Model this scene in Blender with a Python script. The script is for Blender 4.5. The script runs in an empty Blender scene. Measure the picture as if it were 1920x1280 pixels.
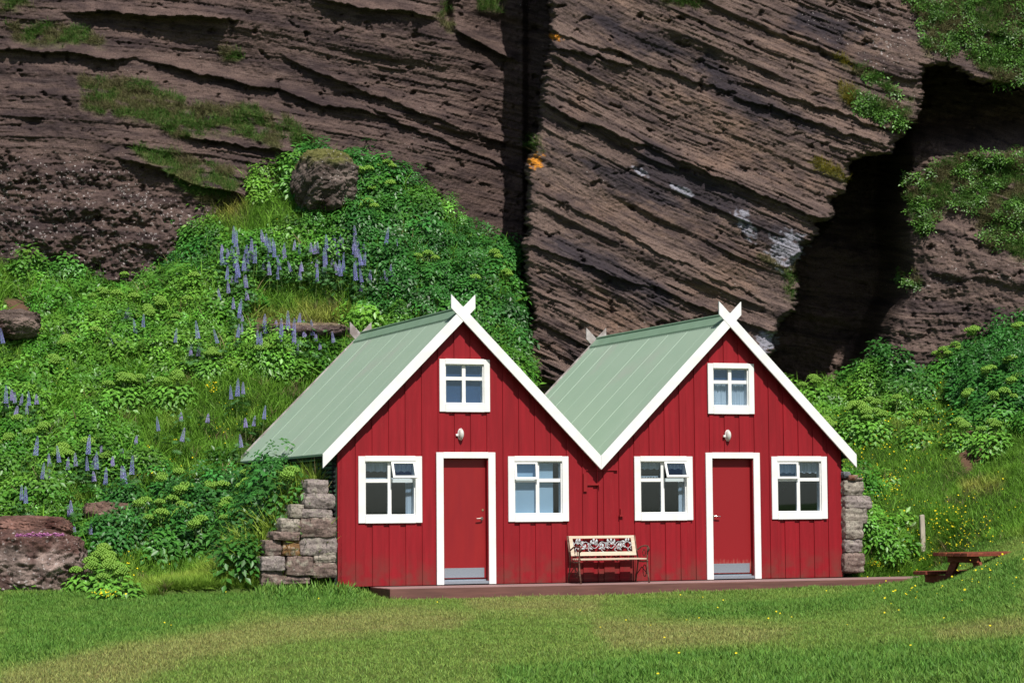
import bpy, math, random
import numpy as np
from mathutils import Matrix, Vector

random.seed(7); R = np.random.RandomState(11)
SC = bpy.context.scene
COL = SC.collection
sin, cos, pi = math.sin, math.cos, math.pi

# ---------------------------------------------------------------- camera, sky, sun
F = 4389.9; CZ = 1.185; PIT = .0723; ROL = -.008; YAW = .3604
HX, HY = -12.9624, -36.8843                       # camera in the houses' frame
FW = np.array([0, cos(PIT), sin(PIT)])
_r = np.array([1., 0, 0]); _u = np.cross(_r, FW)
RT = cos(ROL)*_r + sin(ROL)*_u; UP = cos(ROL)*_u - sin(ROL)*_r
CAM = np.array([0, 0, CZ])
cd = bpy.data.cameras.new('camera'); cam = bpy.data.objects.new('camera', cd); COL.objects.link(cam)
cd.sensor_width = 36; cd.lens = F/1920*36; cd.clip_end = 3000; cd.clip_start = .5
m = Matrix.Identity(4)
for i in range(3):
    m[i][0] = RT[i]; m[i][1] = UP[i]; m[i][2] = -FW[i]; m[i][3] = CAM[i]
cam.matrix_world = m
SC.camera = cam
SUN_AZ, SUN_EL = math.radians(20), math.radians(50)   # azimuth to the right of straight behind the camera
w = bpy.data.worlds.new('World'); SC.world = w; w.use_nodes = True
nt = w.node_tree; bg = nt.nodes['Background']
sk = nt.nodes.new('ShaderNodeTexSky'); sk.sky_type = 'NISHITA'; sk.sun_disc = False
sk.sun_elevation = SUN_EL; sk.sun_rotation = pi - SUN_AZ
nt.links.new(sk.outputs[0], bg.inputs[0]); bg.inputs[1].default_value = .07
sl = bpy.data.lights.new('sun', 'SUN'); sl.energy = 4.6; sl.angle = math.radians(.5); sl.color = (1, .955, .88)
so = bpy.data.objects.new('sun', sl); COL.objects.link(so)
sd = Vector((sin(SUN_AZ)*cos(SUN_EL), -cos(SUN_AZ)*cos(SUN_EL), sin(SUN_EL)))
so.rotation_euler = (-sd).to_track_quat('-Z', 'Y').to_euler()
SC.view_settings.view_transform = 'Standard'; SC.view_settings.look = 'None'
SC.view_settings.exposure = .25; SC.view_settings.gamma = 1
SC.cycles.use_denoising = True
SC.cycles.max_bounces = 6; SC.cycles.transparent_max_bounces = 8

# ---------------------------------------------------------------- projection helpers (to read sizes off the photograph)
def proj(P):
    d = np.asarray(P, float) - CAM
    z = d@FW
    return 960+F*(d@RT)/z, 640-F*(d@UP)/z
def ray(px, py):
    px = np.asarray(px, float); py = np.asarray(py, float)
    a = ((px-960)/F)[..., None]; b = ((640-py)/F)[..., None]
    d = FW + a*RT + b*UP
    return d/d[..., 1:2]                            # unit step in world Y
def at(px, py, Y): return CAM + ray(px, py)*np.asarray(Y, float)[..., None]
CY, SY = cos(YAW), sin(YAW)
def h2w(p):                                          # houses' frame -> world
    p = np.asarray(p, float); x = p[..., 0]-HX; y = p[..., 1]-HY
    return np.stack([CY*x-SY*y, SY*x+CY*y, p[..., 2]], -1)
def w2h(p):
    p = np.asarray(p, float); x, y = p[..., 0], p[..., 1]
    return np.stack([CY*x+SY*y+HX, -SY*x+CY*y+HY, p[..., 2]], -1)
def hp(px, py, y=0.):                                # pixel on the facade plane -> houses' frame (x, z)
    d = ray(px, py); c = w2h(CAM); e = w2h(CAM+d)-c
    t = (y-c[1])/e[1]; q = c+e*t
    return q[0], q[2]

# ---------------------------------------------------------------- noise
_perm = R.permutation(1024); _g = R.rand(1024)*2*pi; _gx = np.cos(_g); _gy = np.sin(_g)
def _h(i, j): return _perm[(_perm[i & 1023]+j) & 1023]
def noise(x, y):                                     # about -1..1
    x = np.asarray(x, float); y = np.asarray(y, float)
    i = np.floor(x).astype(int); j = np.floor(y).astype(int); fx = x-i; fy = y-j
    u = fx*fx*fx*(fx*(fx*6-15)+10); v = fy*fy*fy*(fy*(fy*6-15)+10)
    def g(a, b):
        h = _h(i+a, j+b); return _gx[h]*(fx-a)+_gy[h]*(fy-b)
    n = (g(0, 0)*(1-u)+g(1, 0)*u)*(1-v)+(g(0, 1)*(1-u)+g(1, 1)*u)*v
    return n*1.5
def fbm(x, y, o=4, r=.5):
    s = 0; a = 1; f = 1; t = 0
    for k in range(o):
        s = s+a*noise(x*f+k*37.1, y*f-k*17.7); t += a; a *= r; f *= 2.03
    return s/t
def rnd(i, k=0): return _h(np.asarray(i, int)+k*71, k*13+5)/1024.
def sst(a, b, x):
    t = np.clip((np.asarray(x, float)-a)/(b-a), 0, 1); return t*t*(3-2*t)
def inpoly(px, py, poly):
    px = np.asarray(px); py = np.asarray(py); c = np.zeros(px.shape, bool); n = len(poly)
    for k in range(n):
        x0, y0 = poly[k]; x1, y1 = poly[(k+1) % n]
        if y0 == y1: continue
        c ^= ((y0 > py) != (y1 > py)) & (px < (x1-x0)*(py-y0)/(y1-y0)+x0)
    return c
def sdist(px, py, poly):                             # + inside
    d = np.full(np.shape(px), 1e9); n = len(poly)
    for k in range(n):
        x0, y0 = poly[k]; x1, y1 = poly[(k+1) % n]
        dx, dy = x1-x0, y1-y0; L = dx*dx+dy*dy
        t = np.clip(((px-x0)*dx+(py-y0)*dy)/L, 0, 1)
        d = np.minimum(d, (px-x0-t*dx)**2+(py-y0-t*dy)**2)
    d = np.sqrt(d); return np.where(inpoly(px, py, poly), d, -d)

# ---------------------------------------------------------------- object helpers
def tag(o, label=None, cat=None, group=None, kind=None):
    if label: o['label'] = label
    if cat: o['category'] = cat
    if group: o['group'] = group
    if kind: o['kind'] = kind
    return o
def link(o, parent=None):
    COL.objects.link(o)
    if parent is not None: o.parent = parent
    return o
def empty(name, loc=(0, 0, 0), rz=0):
    o = bpy.data.objects.new(name, None); o.empty_display_size = .2
    o.location = loc; o.rotation_euler = (0, 0, rz); return link(o)
def npmesh(name, V, Fc, mats, parent=None, col=None, uv=None, smooth=False, mi=None, extra=None):
    """V (n,3), Fc (m,k) with k 3 or 4"""
    me = bpy.data.meshes.new(name); V = np.asarray(V, np.float32); Fc = np.asarray(Fc, np.int32)
    k = Fc.shape[1]
    me.vertices.add(len(V)); me.vertices.foreach_set('co', V.ravel())
    me.loops.add(Fc.size); me.loops.foreach_set('vertex_index', Fc.ravel())
    me.polygons.add(len(Fc)); me.polygons.foreach_set('loop_start', np.arange(0, Fc.size, k, dtype=np.int32))
    me.polygons.foreach_set('loop_total', np.full(len(Fc), k, np.int32))
    if smooth: me.polygons.foreach_set('use_smooth', np.ones(len(Fc), bool))
    if not isinstance(mats, (list, tuple)): mats = [mats]
    for mm in mats: me.materials.append(mm)
    if mi is not None: me.polygons.foreach_set('material_index', np.asarray(mi, np.int32))
    if col is not None:
        a = me.color_attributes.new('Col', 'FLOAT_COLOR', 'POINT'); c = np.ones((len(V), 4), np.float32); c[:, :col.shape[1]] = col
        a.data.foreach_set('color', c.ravel())
    if extra is not None:
        a = me.color_attributes.new('Ext', 'FLOAT_COLOR', 'POINT'); c = np.ones((len(V), 4), np.float32); c[:, :extra.shape[1]] = extra
        a.data.foreach_set('color', c.ravel())
    if uv is not None:
        u = me.uv_layers.new(name='UVMap'); u.data.foreach_set('uv', np.asarray(uv, np.float32)[Fc.ravel()].ravel())
    me.update(calc_edges=True)
    return link(bpy.data.objects.new(name, me), parent)
class MB:
    """collects closed shapes of one part"""
    def __init__(s): s.v = []; s.f = []
    def add(s, vs, fs):
        b = len(s.v); s.v += [tuple(v) for v in vs]; s.f += [tuple(b+i for i in f) for f in fs]; return s
    def box(s, x0, x1, y0, y1, z0, z1):
        return s.add([(x0, y0, z0), (x1, y0, z0), (x1, y1, z0), (x0, y1, z0), (x0, y0, z1), (x1, y0, z1), (x1, y1, z1), (x0, y1, z1)],
                     [(0, 3, 2, 1), (4, 5, 6, 7), (0, 1, 5, 4), (1, 2, 6, 5), (2, 3, 7, 6), (3, 0, 4, 7)])
    def prism(s, poly, y0, y1):                      # polygon in x,z extruded along y
        n = len(poly)
        a = sum(poly[i][0]*poly[(i+1) % n][1]-poly[(i+1) % n][0]*poly[i][1] for i in range(n))
        if a < 0: poly = poly[::-1]
        vs = [(x, y0, z) for x, z in poly]+[(x, y1, z) for x, z in poly]
        fs = [tuple(range(n)), tuple(range(2*n-1, n-1, -1))]+[((i+1) % n, i, i+n, (i+1) % n+n) for i in range(n)]
        return s.add(vs, fs)
    def hexa(s, a, b):                               # two quads joined
        return s.add(list(a)+list(b), [(3, 2, 1, 0), (4, 5, 6, 7), (0, 1, 5, 4), (1, 2, 6, 5), (2, 3, 7, 6), (3, 0, 4, 7)])
    def tube(s, pts, r, n=8):
        pts = [Vector(p) for p in pts]; rr = r if isinstance(r, (list, tuple)) else [r]*len(pts); b = len(s.v)
        for i, p in enumerate(pts):
            d = (pts[min(i+1, len(pts)-1)]-pts[max(i-1, 0)]).normalized()
            a = d.orthogonal().normalized() if abs(d.z) > .9 else Vector((0, 0, 1)).cross(d).normalized()
            c = d.cross(a)
            for k in range(n):
                t = 2*pi*k/n; s.v.append(tuple(p+(a*cos(t)+c*sin(t))*rr[i]))
        for i in range(len(pts)-1):
            for k in range(n):
                s.f.append((b+i*n+k, b+i*n+(k+1) % n, b+(i+1)*n+(k+1) % n, b+(i+1)*n+k))
        s.f.append(tuple(b+k for k in range(n))[::-1]); s.f.append(tuple(b+(len(pts)-1)*n+k for k in range(n)))
        return s
    def build(s, name, mat, parent=None, bevel=0, smooth=False):
        me = bpy.data.meshes.new(name); me.from_pydata(s.v, [], s.f); me.materials.append(mat); me.update()
        if smooth:
            me.polygons.foreach_set('use_smooth', np.ones(len(me.polygons), bool))
        o = link(bpy.data.objects.new(name, me), parent)
        if bevel:
            b = o.modifiers.new('bevel', 'BEVEL'); b.width = bevel; b.segments = 1; b.limit_method = 'ANGLE'
        return o
def copy_tree(o, parent=None):
    c = o.copy(); COL.objects.link(c); c.parent = parent
    for ch in list(o.children): copy_tree(ch, c)
    return c

# ---------------------------------------------------------------- materials
def mat(name, col=(.5, .5, .5), rough=.6, metal=0, spec=.3):
    m = bpy.data.materials.new(name); m.use_nodes = True; p = m.node_tree.nodes['Principled BSDF']
    p.inputs['Base Color'].default_value = (*col, 1); p.inputs['Roughness'].default_value = rough
    p.inputs['Metallic'].default_value = metal; p.inputs['Specular IOR Level'].default_value = spec
    return m, m.node_tree, p
def N(t, kind, **kw):
    n = t.nodes.new(kind)
    for k, v in kw.items():
        if k in ('ins',):
            for a, b in v.items(): n.inputs[a].default_value = b
        else: setattr(n, k, v)
    return n
def mixc(t, a, b, fac, mode='MIX'):
    n = t.nodes.new('ShaderNodeMix'); n.data_type = 'RGBA'; n.blend_type = mode
    for s, v in ((0, fac), (6, a), (7, b)):
        if hasattr(v, 'is_output'): t.links.new(v, n.inputs[s])
        else: n.inputs[s].default_value = v if s == 0 else (*v, 1)
    return n.outputs[2]
def ramp(t, src, lo, hi, a=0, b=1):
    n = t.nodes.new('ShaderNodeMapRange'); t.links.new(src, n.inputs[0])
    n.inputs[1].default_value = lo; n.inputs[2].default_value = hi; n.inputs[3].default_value = a; n.inputs[4].default_value = b
    return n.outputs[0]
def texnoise(t, scale, detail=4, vec=None, sc=None, rough=.55):
    n = t.nodes.new('ShaderNodeTexNoise'); n.inputs['Scale'].default_value = scale; n.inputs['Detail'].default_value = detail
    n.inputs['Roughness'].default_value = rough
    if vec is None:
        tc = t.nodes.new('ShaderNodeTexCoord'); vec = tc.outputs['Object']
    if sc:
        mp = t.nodes.new('ShaderNodeMapping'); mp.inputs['Scale'].default_value = sc; t.links.new(vec, mp.inputs[0]); vec = mp.outputs[0]
    t.links.new(vec, n.inputs['Vector']); return n.outputs['Fac']
def bump(t, p, src, strength=.3, dist=.02, prev=None):
    b = t.nodes.new('ShaderNodeBump'); b.inputs['Strength'].default_value = strength; b.inputs['Distance'].default_value = dist
    t.links.new(src, b.inputs['Height'])
    if prev: t.links.new(prev, b.inputs['Normal'])
    t.links.new(b.outputs[0], p.inputs['Normal']); return b.outputs[0]
def noisy(name, c1, c2, scale=3, rough=.6, sc=None, bs=0, bd=.01, detail=5, lo=.35, hi=.65, spec=.3, metal=0, c3=None, s3=1, lo3=.55, hi3=.7):
    m, t, p = mat(name, c1, rough, metal, spec)
    n = texnoise(t, scale, detail, sc=sc); c = mixc(t, c1, c2, ramp(t, n, lo, hi))
    if c3: c = mixc(t, c, c3, ramp(t, texnoise(t, s3, 5), lo3, hi3))
    t.links.new(c, p.inputs['Base Color'])
    if bs: bump(t, p, n, bs, bd)
    return m
M = {}
M['red'] = noisy('red_paint', (.285, .0092, .0165), (.225, .0075, .013), 2.2, .55, sc=(6, 6, .5), bs=.25, bd=.004, spec=.25)
_t = M['red'].node_tree; _p = _t.nodes['Principled BSDF']; _c = _p.inputs['Base Color'].links[0].from_socket
_tc = N(_t, 'ShaderNodeTexCoord'); _sx = N(_t, 'ShaderNodeSeparateXYZ'); _t.links.new(_tc.outputs['Object'], _sx.inputs[0])
_q = N(_t, 'ShaderNodeMath', operation='MULTIPLY_ADD'); _q.inputs[1].default_value = 1/.287; _q.inputs[2].default_value = .366; _t.links.new(_sx.outputs[0], _q.inputs[0])
_f = N(_t, 'ShaderNodeMath', operation='FLOOR'); _t.links.new(_q.outputs[0], _f.inputs[0])
_w = N(_t, 'ShaderNodeTexWhiteNoise', noise_dimensions='1D'); _t.links.new(_f.outputs[0], _w.inputs['W'])
_c = mixc(_t, _c, (.17, .008, .012), ramp(_t, _w.outputs['Value'], 0, 1, 0, .25))      # each board its own tone
_c = mixc(_t, _c, (.33, .055, .05), ramp(_t, texnoise(_t, 5, 7, sc=(9, 1, .8), rough=.7), .60, .74, 0, .5))   # chalky wear
_d = N(_t, 'ShaderNodeMath', operation='MULTIPLY'); _t.links.new(ramp(_t, _sx.outputs[2], .55, .0), _d.inputs[0]); _t.links.new(ramp(_t, texnoise(_t, 4, 6), .38, .62), _d.inputs[1])
_c = mixc(_t, _c, (.16, .035, .028), _d.outputs[0]); _t.links.new(_c, _p.inputs['Base Color'])                   # rain splash dirt along the foot
M['door_red'] = noisy('door_red', (.235, .010, .014), (.27, .012, .014), 3, .42, sc=(2, 2, .4), spec=.4)
# a worn foot on the door: brownish scuffing near its lower edge
m_, t_, p_ = mat('door_red_scuffed', (.25, .011, .015), .5)
tc = t_.nodes.new('ShaderNodeTexCoord'); sx = t_.nodes.new('ShaderNodeSeparateXYZ'); t_.links.new(tc.outputs['Object'], sx.inputs[0])
n1 = texnoise(t_, 9, 6, sc=(3, 3, .8)); k1 = t_.nodes.new('ShaderNodeMath'); k1.operation = 'MULTIPLY'
t_.links.new(n1, k1.inputs[0]); t_.links.new(ramp(t_, sx.outputs[2], .50, .26, 0, 1.3), k1.inputs[1])
t_.links.new(mixc(t_, (.25, .011, .015), (.36, .13, .10), ramp(t_, k1.outputs[0], .5, 1.0)), p_.inputs['Base Color'])
M['door_scuffed'] = m_
M['white'] = noisy('white_paint', (.80, .80, .79), (.73, .72, .70), 4, .5, bs=.1, bd=.003, lo=.45, hi=.75)
M['old_white'] = noisy('weathered_white', (.42, .38, .37), (.22, .18, .17), 5, .8, sc=(1, 1, 1), bs=.4, bd=.01, c3=(.5, .48, .48), s3=9)
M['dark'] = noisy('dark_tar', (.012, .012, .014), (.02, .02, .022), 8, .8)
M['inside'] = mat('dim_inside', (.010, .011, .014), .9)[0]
M['roof'] = noisy('roof_green', (.29, .395, .30), (.32, .42, .325), 1.6, .45, lo=.3, hi=.7, spec=.35, c3=(.37, .38, .34), s3=.5, lo3=.55, hi3=.75)
M['roof_cap'] = noisy('ridge_green', (.185, .29, .20), (.21, .32, .23), 3, .5)
M['seam'] = noisy('roof_seam', (.32, .425, .33), (.305, .40, .315), 6, .5)
M['wall_green'] = noisy('wall_green', (.06, .155, .085), (.08, .18, .10), 5, .5)
M['metal'] = noisy('brushed_metal', (.42, .46, .52), (.34, .38, .44), 30, .38, sc=(1, 1, 8), metal=.6, spec=.5)
M['steel'] = mat('steel', (.6, .57, .52), .25, 1)[0]
M['brass'] = mat('brass', (.75, .6, .38), .3, 1)[0]
M['opal'] = mat('opal_glass', (.62, .60, .56), .25, 0, .5)[0]
M['deck'] = noisy('deck_wood', (.30, .19, .18), (.22, .13, .125), 3, .75, sc=(.6, 8, 8), bs=.2, bd=.004)
M['deck_face'] = noisy('deck_face', (.17, .075, .062), (.11, .05, .042), 3, .7, sc=(.5, 6, 6), bs=.2, bd=.004)
M['curtain'] = noisy('white_curtain', (.66, .68, .72), (.45, .48, .53), 2, .9, sc=(14, 1, .3))
M['blind'] = noisy('pale_blind', (.50, .60, .68), (.44, .55, .64), 2, .8)
M['blind_dark'] = noisy('blue_blind', (.045, .095, .20), (.035, .08, .17), 2, .6)
M['cream'] = noisy('cream_wood', (.62, .52, .40), (.5, .4, .3), 5, .55, sc=(1, 8, 8))
M['iron'] = noisy('rusty_iron', (.20, .11, .075), (.09, .04, .03), 20, .6)
M['iron_pale'] = noisy('pale_iron', (.52, .54, .56), (.42, .43, .45), 20, .5)
M['table'] = noisy('stained_wood', (.22, .05, .028), (.12, .03, .02), 4, .6, sc=(1, 6, 6), bs=.3, bd=.004, c3=(.33, .10, .045), s3=5)
M['stake'] = noisy('grey_wood', (.45, .40, .32), (.30, .26, .21), 6, .8, sc=(4, 4, .6), bs=.4, bd=.005)
# glass: clear with a mirror-like coat
m_, t_, p_ = mat('window_glass'); o_ = t_.nodes['Material Output']
tr = N(t_, 'ShaderNodeBsdfTransparent'); tr.inputs[0].default_value = (.80, .86, .90, 1)
gl = N(t_, 'ShaderNodeBsdfGlossy'); gl.inputs['Roughness'].default_value = .03; gl.inputs[0].default_value = (.62, .78, 1, 1)
mx = N(t_, 'ShaderNodeMixShader'); mx.inputs[0].default_value = .075
t_.links.new(tr.outputs[0], mx.inputs[1]); t_.links.new(gl.outputs[0], mx.inputs[2]); t_.links.new(mx.outputs[0], o_.inputs[0])
M['glass'] = m_
def leafmat(name, rough=.5, trans=.25, spec=.35):
    m, t, p = mat(name, (.05, .15, .02), rough, 0, spec)
    a = N(t, 'ShaderNodeVertexColor', layer_name='Col'); t.links.new(a.outputs[0], p.inputs['Base Color'])
    if trans:
        tl = N(t, 'ShaderNodeBsdfTranslucent'); t.links.new(a.outputs[0], tl.inputs[0])
        mx = N(t, 'ShaderNodeMixShader'); mx.inputs[0].default_value = trans
        t.links.new(p.outputs[0], mx.inputs[1]); t.links.new(tl.outputs[0], mx.inputs[2]); t.links.new(mx.outputs[0], t.nodes['Material Output'].inputs[0])
    return m
M['leaf'] = leafmat('leaf', .42, .22, .45)
M['blade'] = leafmat('grass_blade', .55, .3, .2)
M['petal'] = leafmat('petal', .7, .15, .1)
# rock: base colour per point, fine grain along the strata (UV = metres along, across)
def rockmat(name, uv=True, b1=.9, b2=.5):
    m, t, p = mat(name, (.1, .08, .07), .92, 0, .12)
    a = N(t, 'ShaderNodeVertexColor', layer_name='Col'); e = N(t, 'ShaderNodeVertexColor', layer_name='Ext')
    es = N(t, 'ShaderNodeSeparateColor'); t.links.new(e.outputs[0], es.inputs[0])
    if uv: vec = N(t, 'ShaderNodeUVMap').outputs[0]
    else: vec = N(t, 'ShaderNodeTexCoord').outputs['Object']
    n1 = texnoise(t, 1, 9, vec, (2.2, 17, 1) if uv else (7, 7, 9), .70)
    n2 = texnoise(t, 34, 5, vec, None, .7)
    c = mixc(t, a.outputs[0], (.022, .016, .016), ramp(t, n1, .50, .34, 0, .55), 'MIX')
    c = mixc(t, c, (.30, .235, .205), ramp(t, n1, .55, .75, 0, .34))
    c = mixc(t, c, (.02, .015, .015), ramp(t, n2, .50, .34, 0, .75))
    v = N(t, 'ShaderNodeTexVoronoi', feature='F1'); v.inputs['Scale'].default_value = 11; v.inputs['Randomness'].default_value = 1; t.links.new(vec, v.inputs['Vector'])
    sp = N(t, 'ShaderNodeMath', operation='LESS_THAN'); t.links.new(v.outputs['Distance'], sp.inputs[0])
    th = N(t, 'ShaderNodeMath', operation='MULTIPLY'); th.inputs[1].default_value = .33; t.links.new(es.outputs[0], th.inputs[0]); t.links.new(th.outputs[0], sp.inputs[1])
    g = N(t, 'ShaderNodeMath', operation='MULTIPLY'); t.links.new(sp.outputs[0], g.inputs[0]); t.links.new(ramp(t, n2, .48, .60), g.inputs[1])
    c = mixc(t, c, (.42, .38, .37), g.outputs[0])
    t.links.new(c, p.inputs['Base Color'])
    b = bump(t, p, n1, b1, .05); bump(t, p, n2, b2, .02, b)
    return m
M['rock'] = rockmat('cliff_rock'); M['stone'] = rockmat('rough_stone', False, .5, .6)
def vcmat(name, scale=30, amt=.4, bs=.4):
    m, t, p = mat(name, (.1, .1, .05), .95, 0, .05)
    a = N(t, 'ShaderNodeVertexColor', layer_name='Col'); n = texnoise(t, scale, 6)
    t.links.new(mixc(t, a.outputs[0], (.02, .02, .01), ramp(t, n, .6, .35, 0, amt)), p.inputs['Base Color']); bump(t, p, n, bs, .03)
    return m
M['soil'] = vcmat('grassy_soil')

# ---------------------------------------------------------------- terrain
TC = np.array([-500, 0, 250, 400, 480, 620, 760, 958, 994, 1450, 1600, 1730, 1920, 2400.])
TY = np.array([18, 26, 33, 38.5, 40, 42, 45, 48, 51, 56.])
TZ = np.array([
 [-.15, -.15, -.15, -.15, -.15, -.15, -.15, -.15, -.15, -.15, -.15, -.12, -.05, .1],
 [-.18, -.18, -.18, -.18, -.18, -.18, -.18, -.18, -.18, -.16, -.13, -.08, .12, .5],
 [-.2, -.2, -.2, -.2, -.2, -.2, -.21, -.21, -.21, -.18, -.08, .02, .55, 1.2],
 [-.05, -.08, -.1, -.1, -.1, -.15, -.22, -.22, -.22, -.21, -.18, -.08, .58, 1.4],
 [.35, .25, .15, .05, .0, 0, 0, 0, 0, -.1, -.18, -.06, .85, 1.7],
 [1.5, 1.4, 1.3, 1.1, .9, .8, .4, 0, 0, 0, .10, .25, 1.3, 2.2],
 [3.3, 3.2, 3.1, 3.2, 3.1, 2.8, 2.4, 1.9, 1.6, 1.2, 1.5, 1.8, 2.6, 3.4],
 [5.1, 5.0, 4.8, 5.3, 5.4, 5.2, 4.9, 4.4, 2.8, 2.4, 2.7, 3.0, 3.9, 4.8],
 [7.0, 6.5, 6.0, 7.7, 8.25, 8.75, 8.2, 6.7, 3.6, 3.3, 3.7, 4.2, 5.1, 6.0],
 [7.6, 7.2, 6.8, 8.0, 8.6, 9.4, 8.8, 7.4, 3.9, 3.7, 4.4, 5.2, 6.2, 7.2]])
def _mono(t): return t*t*(3-2*t)*.45+t*.55
def ground(x, y, rough=True):
    x = np.asarray(x, float); y = np.asarray(y, float)
    u = 960+x/np.maximum(y, 18)*F; u = np.clip(u, TC[0], TC[-1]-1); v = np.clip(y, TY[0], TY[-1]-.01)
    i = np.clip(np.searchsorted(TC, u, 'right')-1, 0, len(TC)-2); j = np.clip(np.searchsorted(TY, v, 'right')-1, 0, len(TY)-2)
    a = _mono((u-TC[i])/(TC[i+1]-TC[i])); b = (v-TY[j])/(TY[j+1]-TY[j])
    z = (TZ[j, i]*(1-a)+TZ[j, i+1]*a)*(1-b)+(TZ[j+1, i]*(1-a)+TZ[j+1, i+1]*a)*b
    if rough:
        k = sst(38.5, 42, y)
        z = z+fbm(x*.5, y*.5, 3)*.40*k+fbm(x*1.9, y*1.9, 3)*.10*k+fbm(x*.22+9, y*.22, 2)*.05*(1-k)*sst(15, 25, y)+fbm(x*1.3, y*1.3, 2)*.018
    q = w2h(np.stack([x, y, z], -1)); hx, hy = q[..., 0], q[..., 1]
    # banks of soil held up by the stone walls on either side
    lt = np.interp(hx, [-5.0, -4.2, -3.45, -2.9, -2.2], [.0, .08, .45, 1.15, 1.75])
    z = np.where((hx < -2.1) & (hx > -5) & (hy > .02), np.maximum(z, lt*sst(.02, .35, hy)), z)
    rt = np.interp(hx, [7.2, 7.7, 8.2, 9.2], [1.55, 1.1, .55, .1])
    z = np.where((hx > 7.15) & (hx < 9.2) & (hy > .02), np.maximum(z, rt*sst(.02, .4, hy)), z)
    foot = (hx > -2.32) & (hx < 7.38) & (hy > -.02) & (hy < 6.1)
    z = np.where(foot, -.3, z)
    dk = sst(-1.55, -.95, hx)*sst(9.6, 8.8, hx)*sst(-1.6, -1.1, hy)*sst(.42, .02, hy)
    z = np.where(dk > 0, np.minimum(z, z*(1-dk)+np.minimum(z, -.235)*dk), z)
    return z
def hit(px, py, y0=20., y1=56., hgt=0.):             # where the sight line meets the ground (+hgt)
    px = np.atleast_1d(np.asarray(px, float)); py = np.atleast_1d(np.asarray(py, float))
    d = ray(px, py); out = np.full(px.shape, np.nan)
    for Y in np.arange(y0, y1, .06):
        P = CAM+d*Y; g = ground(P[:, 0], P[:, 1])+hgt
        n = np.isnan(out) & (P[:, 2] < g); out[n] = Y
    return out
def axis(lo, a, b, hi, fine, n=26):
    mid = np.arange(a, b, fine); l = a-(a-lo)*np.linspace(1, 0, n, endpoint=False)**3; r = b+(hi-b)*np.linspace(0, 1, n)**3
    return np.concatenate([l, mid, r])
# what grows where (outlines read off the photograph, used in world space through the projected point)
DRY = [[(0, 1262), (180, 1222), (420, 1178), (600, 1150), (760, 1142), (900, 1150), (860, 1180), (600, 1195), (360, 1235), (200, 1300), (0, 1300)],
       [(860, 1118), (1130, 1120), (1120, 1150), (900, 1150)],
       [(1100, 1160), (1500, 1175), (1400, 1205), (1150, 1215)], [(560, 575), (640, 585), (655, 602), (580, 600)],
       [(395, 375), (470, 372), (440, 410), (400, 420)], [(480, 590), (660, 596), (650, 612), (500, 606)],
       [(1790, 910), (1880, 905), (1870, 925), (1800, 930)], [(1740, 1180), (1920, 1160), (1920, 1185), (1760, 1200)]]
LUSH = [[(0, 1110), (640, 1095), (720, 1125), (600, 1150), (480, 1150), (420, 1172), (180, 1215), (0, 1245)],
        [(1180, 1130), (1500, 1120), (1700, 1110), (1620, 1150), (1300, 1165)],
        [(930, 1250), (1250, 1225), (1500, 1215), (1920, 1195), (1920, 1290), (930, 1290)], [(1600, 1110), (1920, 1040), (1920, 1150), (1700, 1160)]]
EARTH = [[(0, 560), (40, 560), (95, 610), (80, 650), (30, 620), (0, 625)], [(470, 598), (650, 606), (660, 640), (600, 650), (480, 628)],
         [(1790, 818), (1850, 812), (1862, 850), (1828, 870), (1815, 895), (1800, 868)]]
def masks(px, py, polys, soft=14):
    d = np.full(np.shape(px), -1e9)
    for p in polys: d = np.maximum(d, sdist(px, py, p))
    return sst(-soft, soft, d)
def turf_colour(x, y, z, px, py):
    """real colour of the turf: dry, ordinary and lush, each with a shape of its own"""
    w1 = fbm(x*.6, y*.35, 4)*26; w2 = fbm(x*.6+50, y*.35+9, 4)*22
    dry = masks(px+w1, py+w2*.6, DRY)
    lush = masks(px+w2, py+w1*.6, LUSH)
    n = fbm(x*1.6, y*.7, 4)
    base = np.array([.135, .185, .042]); g2 = np.array([.075, .145, .026]); d2 = np.array([.205, .19, .07])
    hillk = sst(38.5, 40.5, y)
    c = base*(1-hillk)[:, None]+np.array([.075, .155, .025])*hillk[:, None]
    a = np.clip(lush*.85+n*.5, 0, 1)[:, None]; c = c*(1-a)+g2*a
    a = np.clip(dry*.8+np.clip(-n-.15, 0, 1)*.8*(1-lush), 0, 1)[:, None]; c = c*(1-a)+d2*a
    return c
gx = axis(-900, -13, 13, 900, .09); gy = axis(-900, 15, 57, 900, .09)
X, Y = np.meshgrid(gx, gy); Z = ground(X, Y)
P = np.stack([X, Y, Z], -1).reshape(-1, 3)
nx, ny = len(gx), len(gy)
def gridfaces(nx, ny):
    i = np.arange(nx-1)[None, :]+np.arange(ny-1)[:, None]*nx
    return np.stack([i, i+1, i+1+nx, i+nx], -1).reshape(-1, 4)
px, py = proj(P); near = P[:, 1] > 5
c = np.tile([.05, .09, .02], (len(P), 1)); c[near] = turf_colour(P[near, 0], P[near, 1], P[near, 2], px[near], py[near])*.8
e = np.zeros(len(P)); e[near] = masks(px[near]+fbm(P[near, 0]*3, P[near, 1]*3)*12, py[near], EARTH, 6); c = c*(1-e[:, None])+np.array([.13, .075, .05])*e[:, None]
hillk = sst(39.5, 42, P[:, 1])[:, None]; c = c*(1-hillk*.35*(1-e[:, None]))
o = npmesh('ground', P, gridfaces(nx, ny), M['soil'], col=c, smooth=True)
tag(o, 'grassy ground running from the mown lawn up the slope to the cliff', 'ground', kind='structure')

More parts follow.
